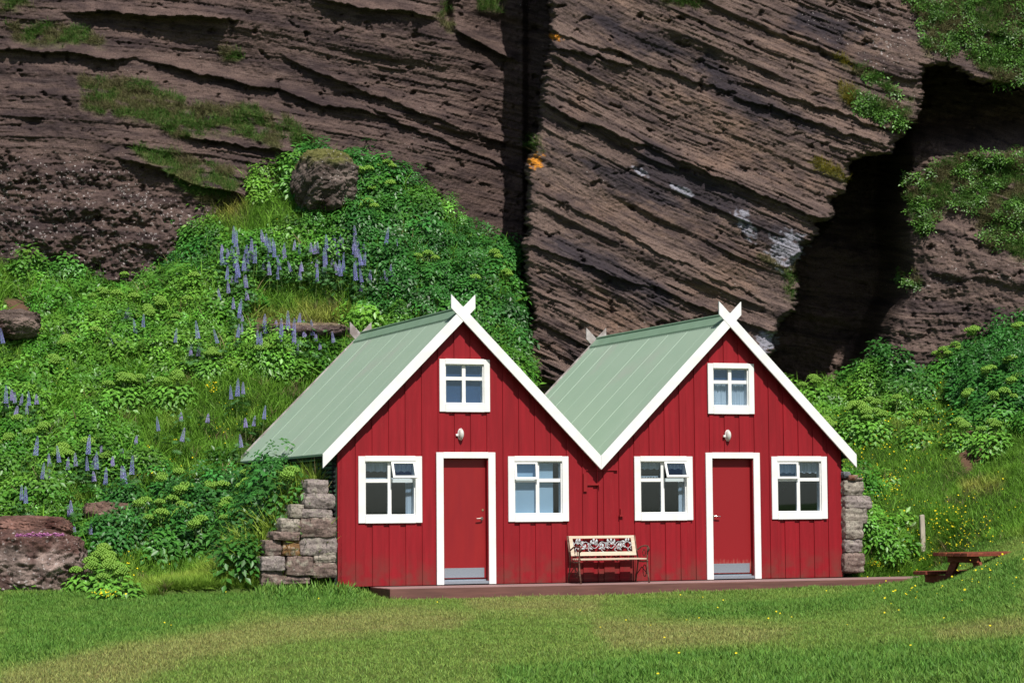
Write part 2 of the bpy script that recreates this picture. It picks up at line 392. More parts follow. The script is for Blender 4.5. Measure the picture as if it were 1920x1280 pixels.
# ---------------------------------------------------------------- cliff
BLOCK = [(1000, -1400), (1018, -300), (1026, 0), (1032, 62), (1022, 130), (1008, 190), (1004, 240), (992, 300), (988, 335), (985, 400), (983, 440), (973, 456), (978, 492),
         (990, 555), (992, 622), (974, 634), (976, 668), (985, 760), (1000, 940), (1430, 940), (1436, 760), (1444, 670), (1447, 640), (1467, 613), (1489, 583), (1494, 539),
         (1490, 500), (1511, 462), (1539, 441), (1536, 425), (1567, 416), (1560, 375), (1586, 363), (1601, 326), (1590, 310), (1616, 296), (1666, 282), (1710, 235), (1730, 208),
         (1737, 128), (1775, 118), (1830, 160), (1920, 165), (2100, 150), (2600, 150), (2600, -1400)]
ST = 1.7
cpx = np.concatenate([np.arange(-700, -60, 8), np.arange(-60, 1985, ST), np.arange(1985, 2500, 8)])
cpy = np.concatenate([np.arange(-900, -60, 8), np.arange(-60, 730, ST), np.arange(730, 960, 8)])
PX, PY = np.meshgrid(cpx, cpy)
U = (PX-960)*.0114; V = (PY-640)*.0114               # metres in the cliff's own frame
ins = None
wob = noise(U*1.3, V*3.1)*9+noise(U*4+3, V*11)*5+noise(U*9, V*27+4)*3
sd = sdist(PX, PY, BLOCK)+wob*sst(-700, 0, PY)
inb = sst(-.5, 1.5, sd)
# strata: t across them (downwards), s along them
tl = V-(.04*U+.5*(.0185)*(U+11)**2)                  # left cliff: flattening towards the left
tb = V-.44*(U)+.014*(U-4)**2+.10*noise(U*.25, V*.3)
tr_ = V-.10*U+fbm(U*.3, V*.3)*.4
def strata(s, t, seed, k0=1.0):
    """beds with undercut lower edges, each broken along its length into blocks that stand out by different amounts"""
    d = np.zeros_like(t); patch = np.clip(.75+1.1*fbm(s*.22+seed, t*.5+seed, 3), .15, 1.6)
    wv0 = fbm(s*.20+seed, t*.30+seed, 3)*.24+fbm(s*1.7+seed, t*2.2, 3)*.035
    for k, (sp, am, ln, wa) in enumerate([(1.25, .20, 4.2, 1.0), (.43, .100, 2.2, 1.0), (.17, .070, .9, .7), (.085, .048, .42, .5), (.045, .026, .22, .3)]):
        u = (t+wv0*wa+noise(s*.9/ln+k*9, t*.4/sp)*.14*sp)/sp+seed*3.1+k*7.7; i = np.floor(u).astype(int); f = u-i
        q = s/(ln*(.6+.9*rnd(i, k+20)))+rnd(i, k)*31+noise(s*3/ln, t*2/sp)*.10; j = np.floor(q).astype(int); g = q-j
        a0 = rnd(i*7+j, k+3); a1 = rnd(i*7+j+1, k+3); ed = sst(.80, 1.0, g); a = a0*(1-ed)+a1*ed
        a = np.clip(a*1.25-.12, .02, 1.2)*(.7+.6*noise(s*2/ln+seed, t*2/sp+k))
        cut = .62+.28*rnd(i, k+9)
        prof = np.where(f < cut, .12+.88*(f/cut)**1.3, (1-sst(cut, np.minimum(cut+.12, .995), f)))
        d += am*np.clip(a, 0, 1.4)*prof*k0*(patch if k else 1)
    return d, patch
dl, cl = strata(U, tl, 3.3); db, cb = strata(U*1.05, tb, 8.1, 1.12); dr, cr_ = strata(U, tr_, 5.7, .75)
spk = fbm(U*.7+4, V*1.3+2, 3)
# left-hand lower part is a lumpy, speckled breccia without strata
brec = masks(PX+wob*4, PY+wob*2, [[(-300, 330), (120, 335), (300, 355), (400, 400), (380, 620), (-300, 620)], [(-300, 250), (60, 300), (240, 300), (300, 350), (-300, 400)]], 30)
rough = fbm(U*2.2, V*2.6, 5)*.16+fbm(U*9, V*10, 3)*.045
dl = dl*(1-brec*.8)+brec*rough*1.3
r2 = fbm(U*14, V*15, 3)*.03+np.clip(fbm(U*3.1+5, V*3.7, 4)-.28, 0, 1)*-.5
dl += rough*.45+r2; db += rough*.40+r2; dr += rough*.9+r2
Yl = 51.5+(-V)*.06+fbm(U*.25, V*.35, 2)*.5
Yl = Yl-.9*masks(PX, PY, [[(140, 160), (560, 250), (620, 420), (420, 560), (-50, 560), (-50, 250)]], 130)
Yb = 49.95+(-V)*.05+fbm(U*.35+3, V*.35, 2)*.35+np.abs(U-3.2)*.03+np.clip((PX-1440)/300, 0, 1)*.6*sst(200, -50, PY)
Yb = Yb-.35; Yb += .32*sst(16, 0, sd)**2                          # edges round off
# thick overhanging beds that throw the long shadows across the block
for (xa, ya, xb, yb, am, th) in [(1000, 185, 1590, 432, .30, 30), (1040, 60, 1735, 300, .18, 34), (985, 455, 1500, 640, .22, 30), (1040, 90, 1180, 118, .22, 16), (1380, 150, 1700, 250, .20, 26), (985, 345, 1420, 560, .12, 24)]:
    f = np.clip((PX-xa)/(xb-xa), -.1, 1.1); yl = ya+(yb-ya)*f+noise(U*1.1+ya, U*0)*9+fbm(U*5, U*0+ya, 2)*5
    q = (PY-yl)/th; wv = sst(-.12, .12, f)*sst(1.12, .9, f)*(.7+.5*noise(U*.8, ya*1.0+U*0))
    db += am*wv*np.where(q < 0, np.clip(1+q, 0, 1)**1.4, 1-sst(0, .10, q))
Yr = 51.3+(-V)*.04+fbm(U*.3+9, V*.4, 2)*.35-.8*sst(250, 520, PY)-.5*sst(1720, 1950, PX)
cavex = 1698+noise(V*.9, V*0)*10-np.clip(PY-560, 0, 200)*.45
cav = sst(cavex+14, cavex-62, PX)*sst(1380, 1420, PX)
Yr = Yr+(4.3+fbm(U*.5, V*.5, 3)*.6)*cav+.35*sst(cavex+45, cavex, PX)*(1-cav)
# cavity above the right wall, under the overhanging mass
Yr = Yr+1.9*sst(300, 215, PY)
side = (PX < 1200)
Ybg = np.where(side, Yl-dl+1.25*sst(830, 950, PX), Yr-dr)
# chimney between the two rock masses; a narrow cleft higher up on the left
Ybg = Ybg+.35*sst(978, 992, PX)*side
cle = np.exp(-((PX-(838+PY*.05))/9.)**2)*sst(85, 20, PY); Ybg = Ybg+.5*cle
for (xa, ya, xb, yb, am, th) in [(150, 22, 420, 34, .4, 20), (300, 118, 700, 215, .26, 22), (0, 92, 230, 108, .3, 20), (560, 120, 850, 235, .2, 26), (350, 255, 560, 290, .24, 18), (240, 300, 460, 372, .3, 24), (860, 60, 960, 110, .3, 26), (600, 0, 800, 30, .3, 20), (700, 205, 960, 320, .14, 20)]:
    f = np.clip((PX-xa)/(xb-xa), -.2, 1.2); yl = ya+(yb-ya)*f+noise(U*1.1+ya, U*0)*8+fbm(U*5, U*0+ya, 2)*4
    q = (PY-yl)/th; wv = sst(-.18, .12, f)*sst(1.18, .88, f)
    Ybg = Ybg-side*am*wv*np.where(q < 0, np.clip(1+q, 0, 1)**1.2, 1-sst(0, .12, q))
YY = Ybg*(1-inb)+(Yb-db)*inb
Pc = at(PX, PY, YY)
# colour
n1 = fbm(U*.55, V*.9, 4); tt = np.where(inb > .5, tb, np.where(side, tl, tr_)); n2 = fbm(U*.35+7, tt*3.2, 4); n3 = fbm(U*2.5, tt*9, 3)
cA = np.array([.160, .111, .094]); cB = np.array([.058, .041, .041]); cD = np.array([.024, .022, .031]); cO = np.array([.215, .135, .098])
k = np.clip(.44-n2*1.15-n3*.75, 0, 1)[..., None]; C = cA*(1-k)+cB*k; C = np.where(((inb < .5) & side)[..., None], C*np.array([.76, .74, .76]), C)
k = np.clip(n1*1.6+n3*.5-.1, 0, 1)[..., None]*inb[..., None]; C = C*(1-k*.7)+cO*k*.7
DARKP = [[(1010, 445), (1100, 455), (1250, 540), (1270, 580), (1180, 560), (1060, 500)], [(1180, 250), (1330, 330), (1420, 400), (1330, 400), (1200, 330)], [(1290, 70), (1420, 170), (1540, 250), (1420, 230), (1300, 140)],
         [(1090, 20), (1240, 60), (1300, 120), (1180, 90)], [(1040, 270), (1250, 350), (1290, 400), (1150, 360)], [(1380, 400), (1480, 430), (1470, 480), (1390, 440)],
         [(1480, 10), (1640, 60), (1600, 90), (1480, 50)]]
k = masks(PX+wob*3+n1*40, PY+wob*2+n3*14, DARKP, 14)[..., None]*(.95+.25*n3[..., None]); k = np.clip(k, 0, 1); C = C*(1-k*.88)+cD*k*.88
def spot(cx, cy, rx, ry, ang=0, e=1.0):
    ca, sa = cos(ang), sin(ang); dx = PX-cx; dy = PY-cy
    d = np.hypot((dx*ca+dy*sa)/rx, (-dx*sa+dy*ca)/ry)+n3*.9+noise(U*11, V*13)*.5*e
    return sst(1.15, .75, d)
w = np.maximum.reduce([spot(1474, 468, 30, 34, .3), spot(1398, 425, 11, 30, -.55), spot(1280, 358, 20, 7, .4), spot(1200, 322, 16, 6, .5), spot(1440, 640, 22, 18), spot(1395, 400, 10, 7, .4)])*.8
C = C*(1-w[..., None])+np.array([.31, .31, .37])*w[..., None]
w = np.maximum(spot(1005, 304, 15, 15), spot(1042, 70, 16, 6, .2)); w = w*np.where(noise(U*16, V*30) > -.35, 1, .3)
C = C*(1-w[..., None])+np.array([.62, .24, .025])*w[..., None]
CLG = [[(150, 150), (280, 158), (380, 190), (480, 200), (545, 245), (520, 275), (450, 245), (380, 240), (330, 258), (270, 228), (160, 205)],
       [(245, 280), (330, 285), (440, 320), (460, 345), (420, 395), (340, 350), (290, 310)], [(20, 48), (160, 52), (195, 85), (120, 90), (30, 78)], [(412, 92), (455, 92), (445, 110), (420, 106)],
       [(1700, -60), (1990, -60), (1990, 168), (1860, 160), (1800, 80), (1780, 105), (1742, 100), (1715, 40)],
       [(1575, 160), (1640, 180), (1705, 205), (1712, 242), (1640, 228), (1580, 190)], [(1560, 105), (1640, 138), (1705, 185), (1650, 168)],
       [(1705, 335), (1800, 290), (1990, 265), (1990, 510), (1850, 465), (1830, 405), (1780, 390), (1730, 440), (1700, 400)],
       [(988, 255), (1016, 260), (1010, 288), (985, 284)], [(890, -20), (945, -20), (945, 30), (898, 24)], [(825, 0), (848, 20), (848, 62), (832, 56)],
       [(1520, 298), (1590, 330), (1580, 342), (1530, 318)], [(1430, 488), (1492, 505), (1490, 560), (1480, 520)], [(540, 225), (600, 260), (600, 300), (560, 290)], [(0, 0), (40, -10), (60, 12), (0, 20)],
       [(1690, 515), (1722, 510), (1722, 535), (1695, 535)], [(1240, -20), (1310, -20), (1300, 12), (1250, 10)]]
gm = masks(PX+wob*1.5+n3*10, PY+n1*14+wob, CLG, 10); gm = gm*sst(-.62, -.1, n3+noise(U*3, V*5)*.9)
gcol = np.array([.10, .12, .035]); C = C*(1-gm[..., None]*.9)+gcol*gm[..., None]*.9
Ex = np.zeros(PX.shape+(3,)); Ex[..., 0] = np.clip(brec*.9+.38*sst(.1, .45, spk)+.55*masks(PX, PY, [[(1480, 0), (1720, 20), (1730, 200), (1560, 120)], [(1050, 560), (1200, 600), (1240, 640), (1080, 600)], [(1730, 440), (1920, 480), (1900, 560), (1740, 540)]], 40), 0, 1)*(1-gm)
uv = np.stack([U+np.where(inb > .5, 20, 0), tt], -1).reshape(-1, 2)
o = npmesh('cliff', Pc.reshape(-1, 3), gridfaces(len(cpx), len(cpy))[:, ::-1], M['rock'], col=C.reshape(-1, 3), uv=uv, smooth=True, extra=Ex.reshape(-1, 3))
tag(o, 'brown layered rock cliff with a jutting slanted block and a dark hollow behind the houses', 'cliff', kind='structure')
def cliff_at(px, py):                                # interpolate the cliff's depth
    i = np.clip(np.searchsorted(cpx, px)-1, 0, len(cpx)-2); j = np.clip(np.searchsorted(cpy, py)-1, 0, len(cpy)-2)
    return Pc[j, i]

# ---------------------------------------------------------------- scattering helper
def merge(protoV, protoF, protoC, pos, rot, scl, tint):
    """copies of a small shape; rot (n,3,3), tint (n,3)"""
    n = len(pos); k = len(protoV)
    V = np.einsum('nij,kj->nki', rot, protoV)*np.asarray(scl)[:, None, None]+pos[:, None, :]
    C = protoC[None]*tint[:, None, :]
    Fq = protoF[None]+(np.arange(n)*k)[:, None, None]
    return V.reshape(-1, 3), Fq.reshape(-1, protoF.shape[1]), C.reshape(-1, 3)
def rots(n, up, spin=None, lean=0.3):
    """frames whose z axis is up (n,3) plus some lean"""
    u = np.asarray(up, float)*np.ones((n, 1))+R.randn(n, 3)*lean; u /= np.linalg.norm(u, axis=1)[:, None]
    a = R.randn(n, 3) if spin is None else np.asarray(spin, float)*np.ones((n, 1))+R.randn(n, 3)*.35
    a -= u*(a*u).sum(1)[:, None]; a /= np.linalg.norm(a, axis=1)[:, None]
    b = np.cross(u, a); return np.stack([a, b, u], -1)
def blade(segs=2, w=.01, bend=.35):                  # unit height grass blade
    V = []; 
    for i in range(segs+1):
        t = i/segs; ww = w*(1-t)**.7; V += [(-ww, bend*t*t, t), (ww, bend*t*t, t)]
    V = V[:-2]+[(0, bend, 1)]
    Fs = []
    for i in range(segs-1): Fs += [(2*i, 2*i+1, 2*i+3), (2*i, 2*i+3, 2*i+2)]
    Fs.append((2*segs-2, 2*segs-1, 2*segs))
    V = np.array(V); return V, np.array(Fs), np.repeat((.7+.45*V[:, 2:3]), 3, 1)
def leaflet(c, d, nrm, L, W):
    """diamond leaflet folded on its midrib"""
    d = d/np.linalg.norm(d); s = np.cross(nrm, d); s /= np.linalg.norm(s)
    return [c, c+d*L*.45+s*W+nrm*W*.35, c+d*L, c+d*L*.45-s*W+nrm*W*.35]
def compound(rs, nb=5, L=.34):
    V = []; Fs = []
    def add(c, d, LL, W):
        b = len(V); V.extend(leaflet(np.array(c), np.array(d, float), np.array([0, 0, 1.]), LL, W)); Fs.extend([(b, b+1, b+2), (b, b+2, b+3)])
    for side in (0, 1, -1):
        ang = side*1.0; d = np.array([cos(ang), sin(ang), 0]); base = d*L*.25 if side else d*L*.35
        for k, (o, a) in enumerate([(0., .9), (0., -.9), (.11, .8), (.11, -.8), (.2, 0)][:nb]):
            p = base+d*o*(L/.34); da = ang+a; dz = -.25-1.3*(np.hypot(*p[:2]))
            add((p[0], p[1], -.6*np.hypot(p[0], p[1])**1.4+rs.randn()*.012), (cos(da), sin(da), dz*.5+rs.randn()*.25), (.12+.03*rs.rand())*(L/.34), .038*(L/.34))
    V = np.array(V); return V, np.array(Fs), np.ones((len(V), 3))*(.85+.3*rs.rand(len(V), 1))
RS = np.random.RandomState(3)
LEAVES = [compound(RS) for _ in range(6)]

# ---------------------------------------------------------------- lawn: one sheet of short grass
def scatter_ground(n, xr, yr, keep):
    x = R.uniform(xr[0], xr[1], n); y = R.uniform(yr[0], yr[1], n)
    z = ground(x, y); P = np.stack([x, y, z], -1); px, py = proj(P)
    k = keep(P, px, py); return P[k], px[k], py[k]
def in_house(P, mg=.0):
    q = w2h(P); return (q[:, 0] > -2.3-mg) & (q[:, 0] < 7.4+mg) & (q[:, 1] > -.05) & (q[:, 1] < 6.2)
def on_deck(P): q = w2h(P); return (q[:, 0] > -1.55) & (q[:, 0] < 8.9) & (q[:, 1] > -1.12) & (q[:, 1] < 0)
def front_strip(P): q = w2h(P); return (q[:, 0] > -2.35) & (q[:, 0] < 8.8) & (q[:, 1] < .02)
def deck_edge(P): q = w2h(P); return np.abs(q[:, 1]+1.12)
nL = 680000
yy = 16.5+(41-16.5)*R.rand(nL)**.85; xx = (R.rand(nL)*2-1)*(yy*.2187*1.08+.4); far_ = R.rand(nL) < .16; xx = np.where(far_, np.sign(xx)*(yy*.236+.4+np.abs(xx)*.9), xx)
P = np.stack([xx, yy, ground(xx, yy)], -1); px, py = proj(P)
k = ~in_house(P) & ~on_deck(P) & (py < 1310) & (py > 1000); P, px, py = P[k], px[k], py[k]
tint = turf_colour(P[:, 0], P[:, 1], P[:, 2], px, py)*(1+R.randn(len(P), 1)*.22)*(1+np.array([.5, 0, 0])*np.clip(R.randn(len(P), 1), -1, 2)*.18)
lush = masks(px, py, LUSH, 20)
hh = (.018+.018*R.rand(len(P)))*(1+.6*lush)*(1+.5*sst(36, 40, P[:, 1]))
dk_ = masks(px, py, [[(560, 1085), (760, 1095), (740, 1130), (560, 1130)], [(1180, 1085), (1780, 1075), (1780, 1105), (1180, 1118)]], 10)
q_ = w2h(P); edge = np.exp(-((q_[:, 1]+1.2)/.12)**2)*(q_[:, 0] > -2)*(q_[:, 0] < 9); hh *= 1+2.4*masks(px, py, [[(500, 1085), (690, 1085), (765, 1108), (640, 1125), (480, 1122)]], 12)*R.rand(len(P)); hh *= 1+1.0*edge*R.rand(len(P))*(noise(q_[:, 0]*1.3, q_[:, 0]*0) > -.1)
bv, bf, bc = blade(2, .12, .6)
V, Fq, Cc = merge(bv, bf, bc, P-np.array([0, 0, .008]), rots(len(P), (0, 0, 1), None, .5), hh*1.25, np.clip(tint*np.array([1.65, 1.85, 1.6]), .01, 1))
o = npmesh('lawn_grass', V, Fq, M['blade'], col=Cc); tag(o, 'short mown lawn grass in front of the red houses, green with dry yellowish bands', 'grass', kind='stuff')

# ---------------------------------------------------------------- slope: leafy ground cover, tall grass
GRASSZ = [[(395, 372), (560, 345), (575, 430), (470, 440), (420, 470), (390, 440)], [(470, 535), (650, 540), (665, 600), (500, 612)], [(0, 470), (30, 500), (20, 560), (0, 560)],
          [(0, 610), (85, 630), (60, 690), (0, 690)], [(330, 700), (620, 700), (560, 800), (470, 850), (330, 870), (250, 850), (190, 760)], [(90, 930), (290, 880), (420, 850), (430, 900), (250, 940), (160, 960), (60, 940)],
          [(120, 1060), (300, 1020), (480, 1030), (500, 1130), (0, 1140), (0, 1112)], [(1560, 790), (1700, 770), (1820, 800), (1990, 830), (1990, 1130), (1560, 1110)],
          [(1720, 650), (1790, 690), (1830, 790), (1700, 800), (1730, 720)], [(560, 250), (640, 235), (750, 290), (760, 390), (690, 280)], [(1480, 700), (1560, 760), (1560, 800), (1500, 770)]]
def hillk(P, px, py):
    return (px > -150) & (px < 2070) & (py > 150) & (py < 1120) & ~in_house(P, .02) & ~front_strip(P)
def hill_pts(n, fn, extra=0):
    y = R.uniform(38.6, 51.6, n); x = R.uniform(-1, 1, n)*(y*.2187*1.1)
    if extra:                                        # the two steep banks beside the houses need more
        qx = np.concatenate([R.uniform(-5.2, -2.35, extra*2), R.uniform(7.3, 9.6, extra)]); qy = np.concatenate([R.uniform(.03, 1.6, extra*2), R.uniform(.03, .8, extra)])
        qy[::2] = .02+(qy[::2]-.02)*.25
        e_ = h2w(np.stack([qx, qy, qx*0], -1)); x = np.concatenate([x, e_[:, 0]]); y = np.concatenate([y, e_[:, 1]])
    P = np.stack([x, y, ground(x, y)], -1); px, py = proj(P)
    k = hillk(P, px, py); k &= fn(px, py, P); return P[k], px[k], py[k]
LEAFZ = [[(1590, 990), (1680, 990), (1702, 1078), (1590, 1082)], [(1600, 900), (1665, 915), (1690, 1000), (1600, 995)], [(400, 860), (570, 860), (570, 1000), (500, 1075), (440, 1060)]]
def gz(px, py, P): return (1-.85*masks(px, py, LEAFZ, 8))*masks(px+fbm(P[:, 0]*1.1, P[:, 1]*1.1)*40, py+fbm(P[:, 0]*1.3+8, P[:, 1]*1.3)*25, GRASSZ, 16)
# plants of the ground cover, each a small dome of leaves; too many to count, one mass
ROOTS = {'n': 0}
def leafy(name, Pp, rad, hgt, nleaf, tints, label, lscale=1.0, facing=(0, -.35, .75)):
    n = len(Pp); tot = n*nleaf; psz = R.choice([.6, .8, 1., 1.3], n, p=[.2, .3, .3, .2])
    dirs = R.randn(tot, 3); dirs[:, 2] = np.abs(dirs[:, 2]); dirs[:, 1] -= .25; dirs /= np.linalg.norm(dirs, axis=1)[:, None]
    rr = R.rand(tot)**.35; idx = np.repeat(np.arange(n), nleaf)
    pos = Pp[idx]+dirs*np.stack([rad[idx], rad[idx], hgt[idx]], -1)*rr[:, None]
    up = dirs*.8+np.array(facing)
    rot = rots(tot, up, dirs*np.array([1, 1, -.1]), .28)
    tc = tints[idx]*(1+R.randn(tot, 1)*.18)*(1+np.array([.6, 0, .1])*R.randn(tot, 1)*.12)
    Vs, Fs, Cs, b = [], [], [], 0; which = R.randint(0, len(LEAVES), tot)
    for j, (v, f, c) in enumerate(LEAVES):
        s = which == j
        a, bb, cc = merge(v, f, c, pos[s], rot[s], lscale*(.65+.5*R.rand(s.sum()))*psz[idx[s]], np.clip(tc[s], .004, 1))
        Vs.append(a); Fs.append(bb+b); Cs.append(cc); b += len(a)
    o = npmesh(name, np.concatenate(Vs), np.concatenate(Fs), M['leaf'], col=np.concatenate(Cs)); return tag(o, label, 'plants', kind='stuff')
Pp, px, py = hill_pts(5200, lambda px, py, P: (gz(px, py, P) < R.rand(len(px))*.9+.1) & (masks(px, py, EARTH, 6) < .5) & ((px < 1000) | (R.rand(len(px)) < .55) | (py < 790) ), 34)
nn = fbm(Pp[:, 0]*.7, Pp[:, 1]*.7, 3)
DEEP = [[(540, 230), (790, 230), (790, 430), (560, 430)], [(560, 400), (990, 430), (1000, 700), (880, 640), (700, 600), (620, 520), (640, 430)], [(180, 470), (400, 460), (420, 520), (230, 520)], [(1600, 640), (1990, 560), (1990, 800), (1840, 800), (1600, 720)], [(0, 460), (140, 480), (140, 540), (40, 520)],
        [(170, 900), (560, 860), (560, 1000), (430, 1080), (180, 1080)]]
dp = masks(px, py, DEEP, 30)[:, None]
t1 = np.array([.070, .235, .024]); t2 = np.array([.038, .150, .024]); t3 = np.array([.15, .32, .036])
kk = np.clip(.5+nn*1.2, 0, 1)[:, None]; tints = t1*(1-kk)+t3*kk*.9+t1*kk*.1; tints = tints*(1-dp)+t2*dp*1.05
tints *= 1+R.randn(len(Pp), 1)*.18
gzv = gz(px, py, Pp); qh = w2h(Pp); _tx, _ty = proj(Pp+np.array([0, 0, .50])); okp = ~((qh[:, 1] < 6.2) & (qh[:, 0] > -4.6) & (qh[:, 0] < -2.2) & (_ty < 874) & (_tx > 425) & (_tx < 600)) & ~((qh[:, 0] > -3.55) & (qh[:, 0] < -2.1) & (qh[:, 1] < .40)); Pp, px, py, tints, gzv = Pp[okp], px[okp], py[okp], tints[okp], gzv[okp]; dp = dp[okp]; sz = (.8+.5*R.rand(len(Pp)))*(1-.45*gzv)*(.85+.3*dp[:, 0])
hv = np.clip(.95+1.5*fbm(Pp[:, 0]*1.2+3, Pp[:, 1]*1.2, 2)+R.randn(len(Pp))*.2, .35, 1.9)
leafy('angelica_ground_cover', Pp, .30*sz, .46*sz*hv, 26, tints, 'mass of broad-leaved green plants covering the slope below the cliff', .80)
nf = len(Pp)
# tall grass on the slope
P, px, py = hill_pts(360000, lambda px, py, P: (gz(px, py, P)*.95+.20 > R.rand(len(px))) & (masks(px, py, EARTH, 4) < .6), 16000)
tn = turf_colour(P[:, 0], P[:, 1], P[:, 2], px, py); n4 = fbm(P[:, 0]*2, P[:, 1]*2, 3)
tn = tn*(1+.35*n4[:, None])*np.array([1.9, 2.0, 1.2]); dd = (n4 < -.32)[:, None]; tn = np.where(dd & (R.rand(len(P), 1) < .6), np.array([.25, .21, .10]), tn)
tn *= 1+R.randn(len(P), 1)*.2
bl3 = blade(3, .035, .6)
right = sst(1500, 1600, px)
hh = (.13+.17*R.rand(len(P)))*(1+.9*(gz(px, py, P) < .4))*(1-.35*right)*(1-.3*sst(1060, 1100, py))
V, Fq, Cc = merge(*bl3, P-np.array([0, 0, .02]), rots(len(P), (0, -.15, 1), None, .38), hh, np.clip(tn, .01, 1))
o = npmesh('slope_grass', V, Fq, M['blade'], col=Cc); tag(o, 'tall uncut grass growing on the slope around the houses', 'grass', kind='stuff')
# grass on cliff ledges
js, is_ = np.nonzero((gm > .35) & (PY > -60) & (PX > -60) & (PX < 1985))
sel = R.randint(0, len(js), 60000); pos = Pc[js[sel], is_[sel]]+np.array([0, -.03, 0]); gxp = PX[js[sel], is_[sel]]
n5 = fbm(pos[:, 0]*1.1, pos[:, 2]*1.6, 3)
tn = np.where((n5 > .0)[:, None], np.array([.075, .16, .028]), np.array([.15, .135, .065]))*(1+R.randn(len(pos), 1)*.25)
my = (gxp > 1500) & (gxp < 1600); tn[my] = np.array([.22, .19, .02])*(1+R.randn(my.sum(), 1)*.2)
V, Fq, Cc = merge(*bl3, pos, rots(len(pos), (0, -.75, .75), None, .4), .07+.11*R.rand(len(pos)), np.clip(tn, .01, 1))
o = npmesh('ledge_grass', V, Fq, M['blade'], col=Cc); tag(o, 'tufts of grass and moss growing along the ledges of the brown cliff', 'grass', kind='stuff')
sel = R.randint(0, len(js), 4200); pos = Pc[js[sel], is_[sel]]+np.array([0, -.06, 0.03]); gxp = PX[js[sel], is_[sel]]; k = (gxp > 1600) & (fbm(pos[:, 0]*1.3+5, pos[:, 2]*1.3, 2) > -.1); pos = pos[k]
v_, f_, c_ = LEAVES[0]
V, Fq, Cc = merge(v_, f_, c_, pos, rots(len(pos), (0, -.7, .6), None, .5), .35+.3*R.rand(len(pos)), np.clip(np.array([.085, .20, .03])*(1+R.randn(len(pos), 1)*.25), .01, 1))
o = npmesh('ledge_leaves', V, Fq, M['leaf'], col=Cc); tag(o, 'leafy green plants hanging on the rock at the upper right', 'plants', kind='stuff')
# buttercups: countless small yellow flowers
def flower_proto(r=.02):
    V = [(0, 0, 0)]; Fs = []
    for k in range(6):
        a = k*pi/3; V.append((r*cos(a), r*sin(a), r*.35))
    for k in range(6): Fs.append((0, 1+k, 1+(k+1) % 6))
    return np.array(V, float), np.array(Fs), np.ones((7, 3))
YEL = [(1600, 800, 60, 40, 90), (1560, 880, 60, 60, 110), (1690, 830, 90, 60, 130), (1660, 900, 50, 20, 60), (1780, 980, 60, 40, 120), (1650, 940, 80, 70, 120), (1700, 1030, 120, 40, 100), (1645, 1055, 12, 6, 30), (1840, 960, 70, 40, 50), (1620, 700, 90, 50, 60), (1750, 780, 80, 40, 70),
       (580, 445, 70, 16, 170), (540, 430, 40, 20, 50), (722, 320, 20, 14, 40), (705, 590, 16, 14, 30), (400, 725, 12, 10, 30), (270, 890, 20, 12, 20), (240, 1060, 50, 20, 30), (200, 1110, 26, 8, 40), (700, 425, 40, 8, 30), (100, 700, 60, 30, 20), (300, 850, 60, 30, 30), (1850, 1060, 80, 60, 50), (1700, 1110, 80, 20, 20), (430, 790, 50, 40, 30), (1780, 700, 60, 60, 30), (740, 300, 12, 10, 16)]
fx, fy = [], []
for cx, cy, rx, ry, n in YEL:
    fx.append(cx+R.randn(n)*rx*.6); fy.append(cy+R.randn(n)*ry*.6)
fx = np.concatenate(fx); fy = np.concatenate(fy); d = hit(fx, fy, 28, 52, .22*1.0)
k = ~np.isnan(d); pos = at(fx[k], fy[k], d[k]-.02); k2 = ~in_house(pos, .1) & ~on_deck(pos); pos = pos[k2]
V, Fq, Cc = merge(*flower_proto(), pos, rots(len(pos), (0, -.6, .7), None, .3), .30+.55*R.rand(len(pos))**2, np.array([.75, .62, .02])*(1+R.randn(len(pos), 1)*.1))
# a few low in the lawn
P, px, py = scatter_ground(70, (-6, 8), (18, 38), lambda P, px, py: (py > 1105) & (py < 1280) & ((px > 1200) | (R.rand(len(px)) < .25)) & ~on_deck(P))
V2, F2, C2 = merge(*flower_proto(.012), P+np.array([0, 0, .06]), rots(len(P), (0, -.5, .8), None, .2), np.ones(len(P)), np.tile([.75, .62, .03], (len(P), 1)))
o = npmesh('buttercups', np.concatenate([V, V2]), np.concatenate([Fq, F2+len(V)]), M['petal'], col=np.concatenate([Cc, C2]))
tag(o, 'countless tiny yellow buttercups scattered through the grass', 'flowers', kind='stuff')

#@@PART2
# ---------------------------------------------------------------- the two houses (built in their own frame, x along the fronts)
SPAN = 4.928; HALF = SPAN/2; RIDGE = 4.58; T45 = 1.004
DW0, DW1, DTOP = -.438, .606, 2.17                  # outer door trim
W1 = (-1.786, -.688); W2 = (.834, 1.926); WZ = (1.008, 2.10); UP_ = (-.374, .519, 2.845, 3.723)
OV, YB = .022, -.2                                   # over-boards' thickness, front of the barge boards
def board_cells(x0, x1, holes, phase):
    """over-boards and the gaps between them, cut round the openings and under the gable"""
    pitch, bw = .287, .19
    over = []; k = math.floor((x0-phase)/pitch)-1
    while phase+k*pitch < x1:
        a, b = phase+k*pitch, phase+k*pitch+bw
        if b > x0 and a < x1: over.append((max(a, x0), min(b, x1)))
        k += 1
    over.append((x0, x0+.07)) if over[0][0] > x0+.02 else None
    return over
def wall_mesh(mb, x0, x1, y0, y1, holes, top):
    cuts = sorted({x0, x1, *[v for h in holes for v in h[:2] if x0 < v < x1], *([0.] if x0 < 0 < x1 else [])})
    for a, b in zip(cuts[:-1], cuts[1:]):
        mid = (a+b)/2; iv = [(-.02, None)]
        hs = sorted([(h[2], h[3]) for h in holes if h[0] < mid < h[1]])
        lo = -.02
        for z0, z1 in hs:
            if z0 > lo+.005: mb.prism([(a, lo), (b, lo), (b, z0), (a, z0)], y0, y1)
            lo = z1
        mb.prism([(a, lo), (b, lo), (b, top(b)), (a, top(a))], y0, y1)
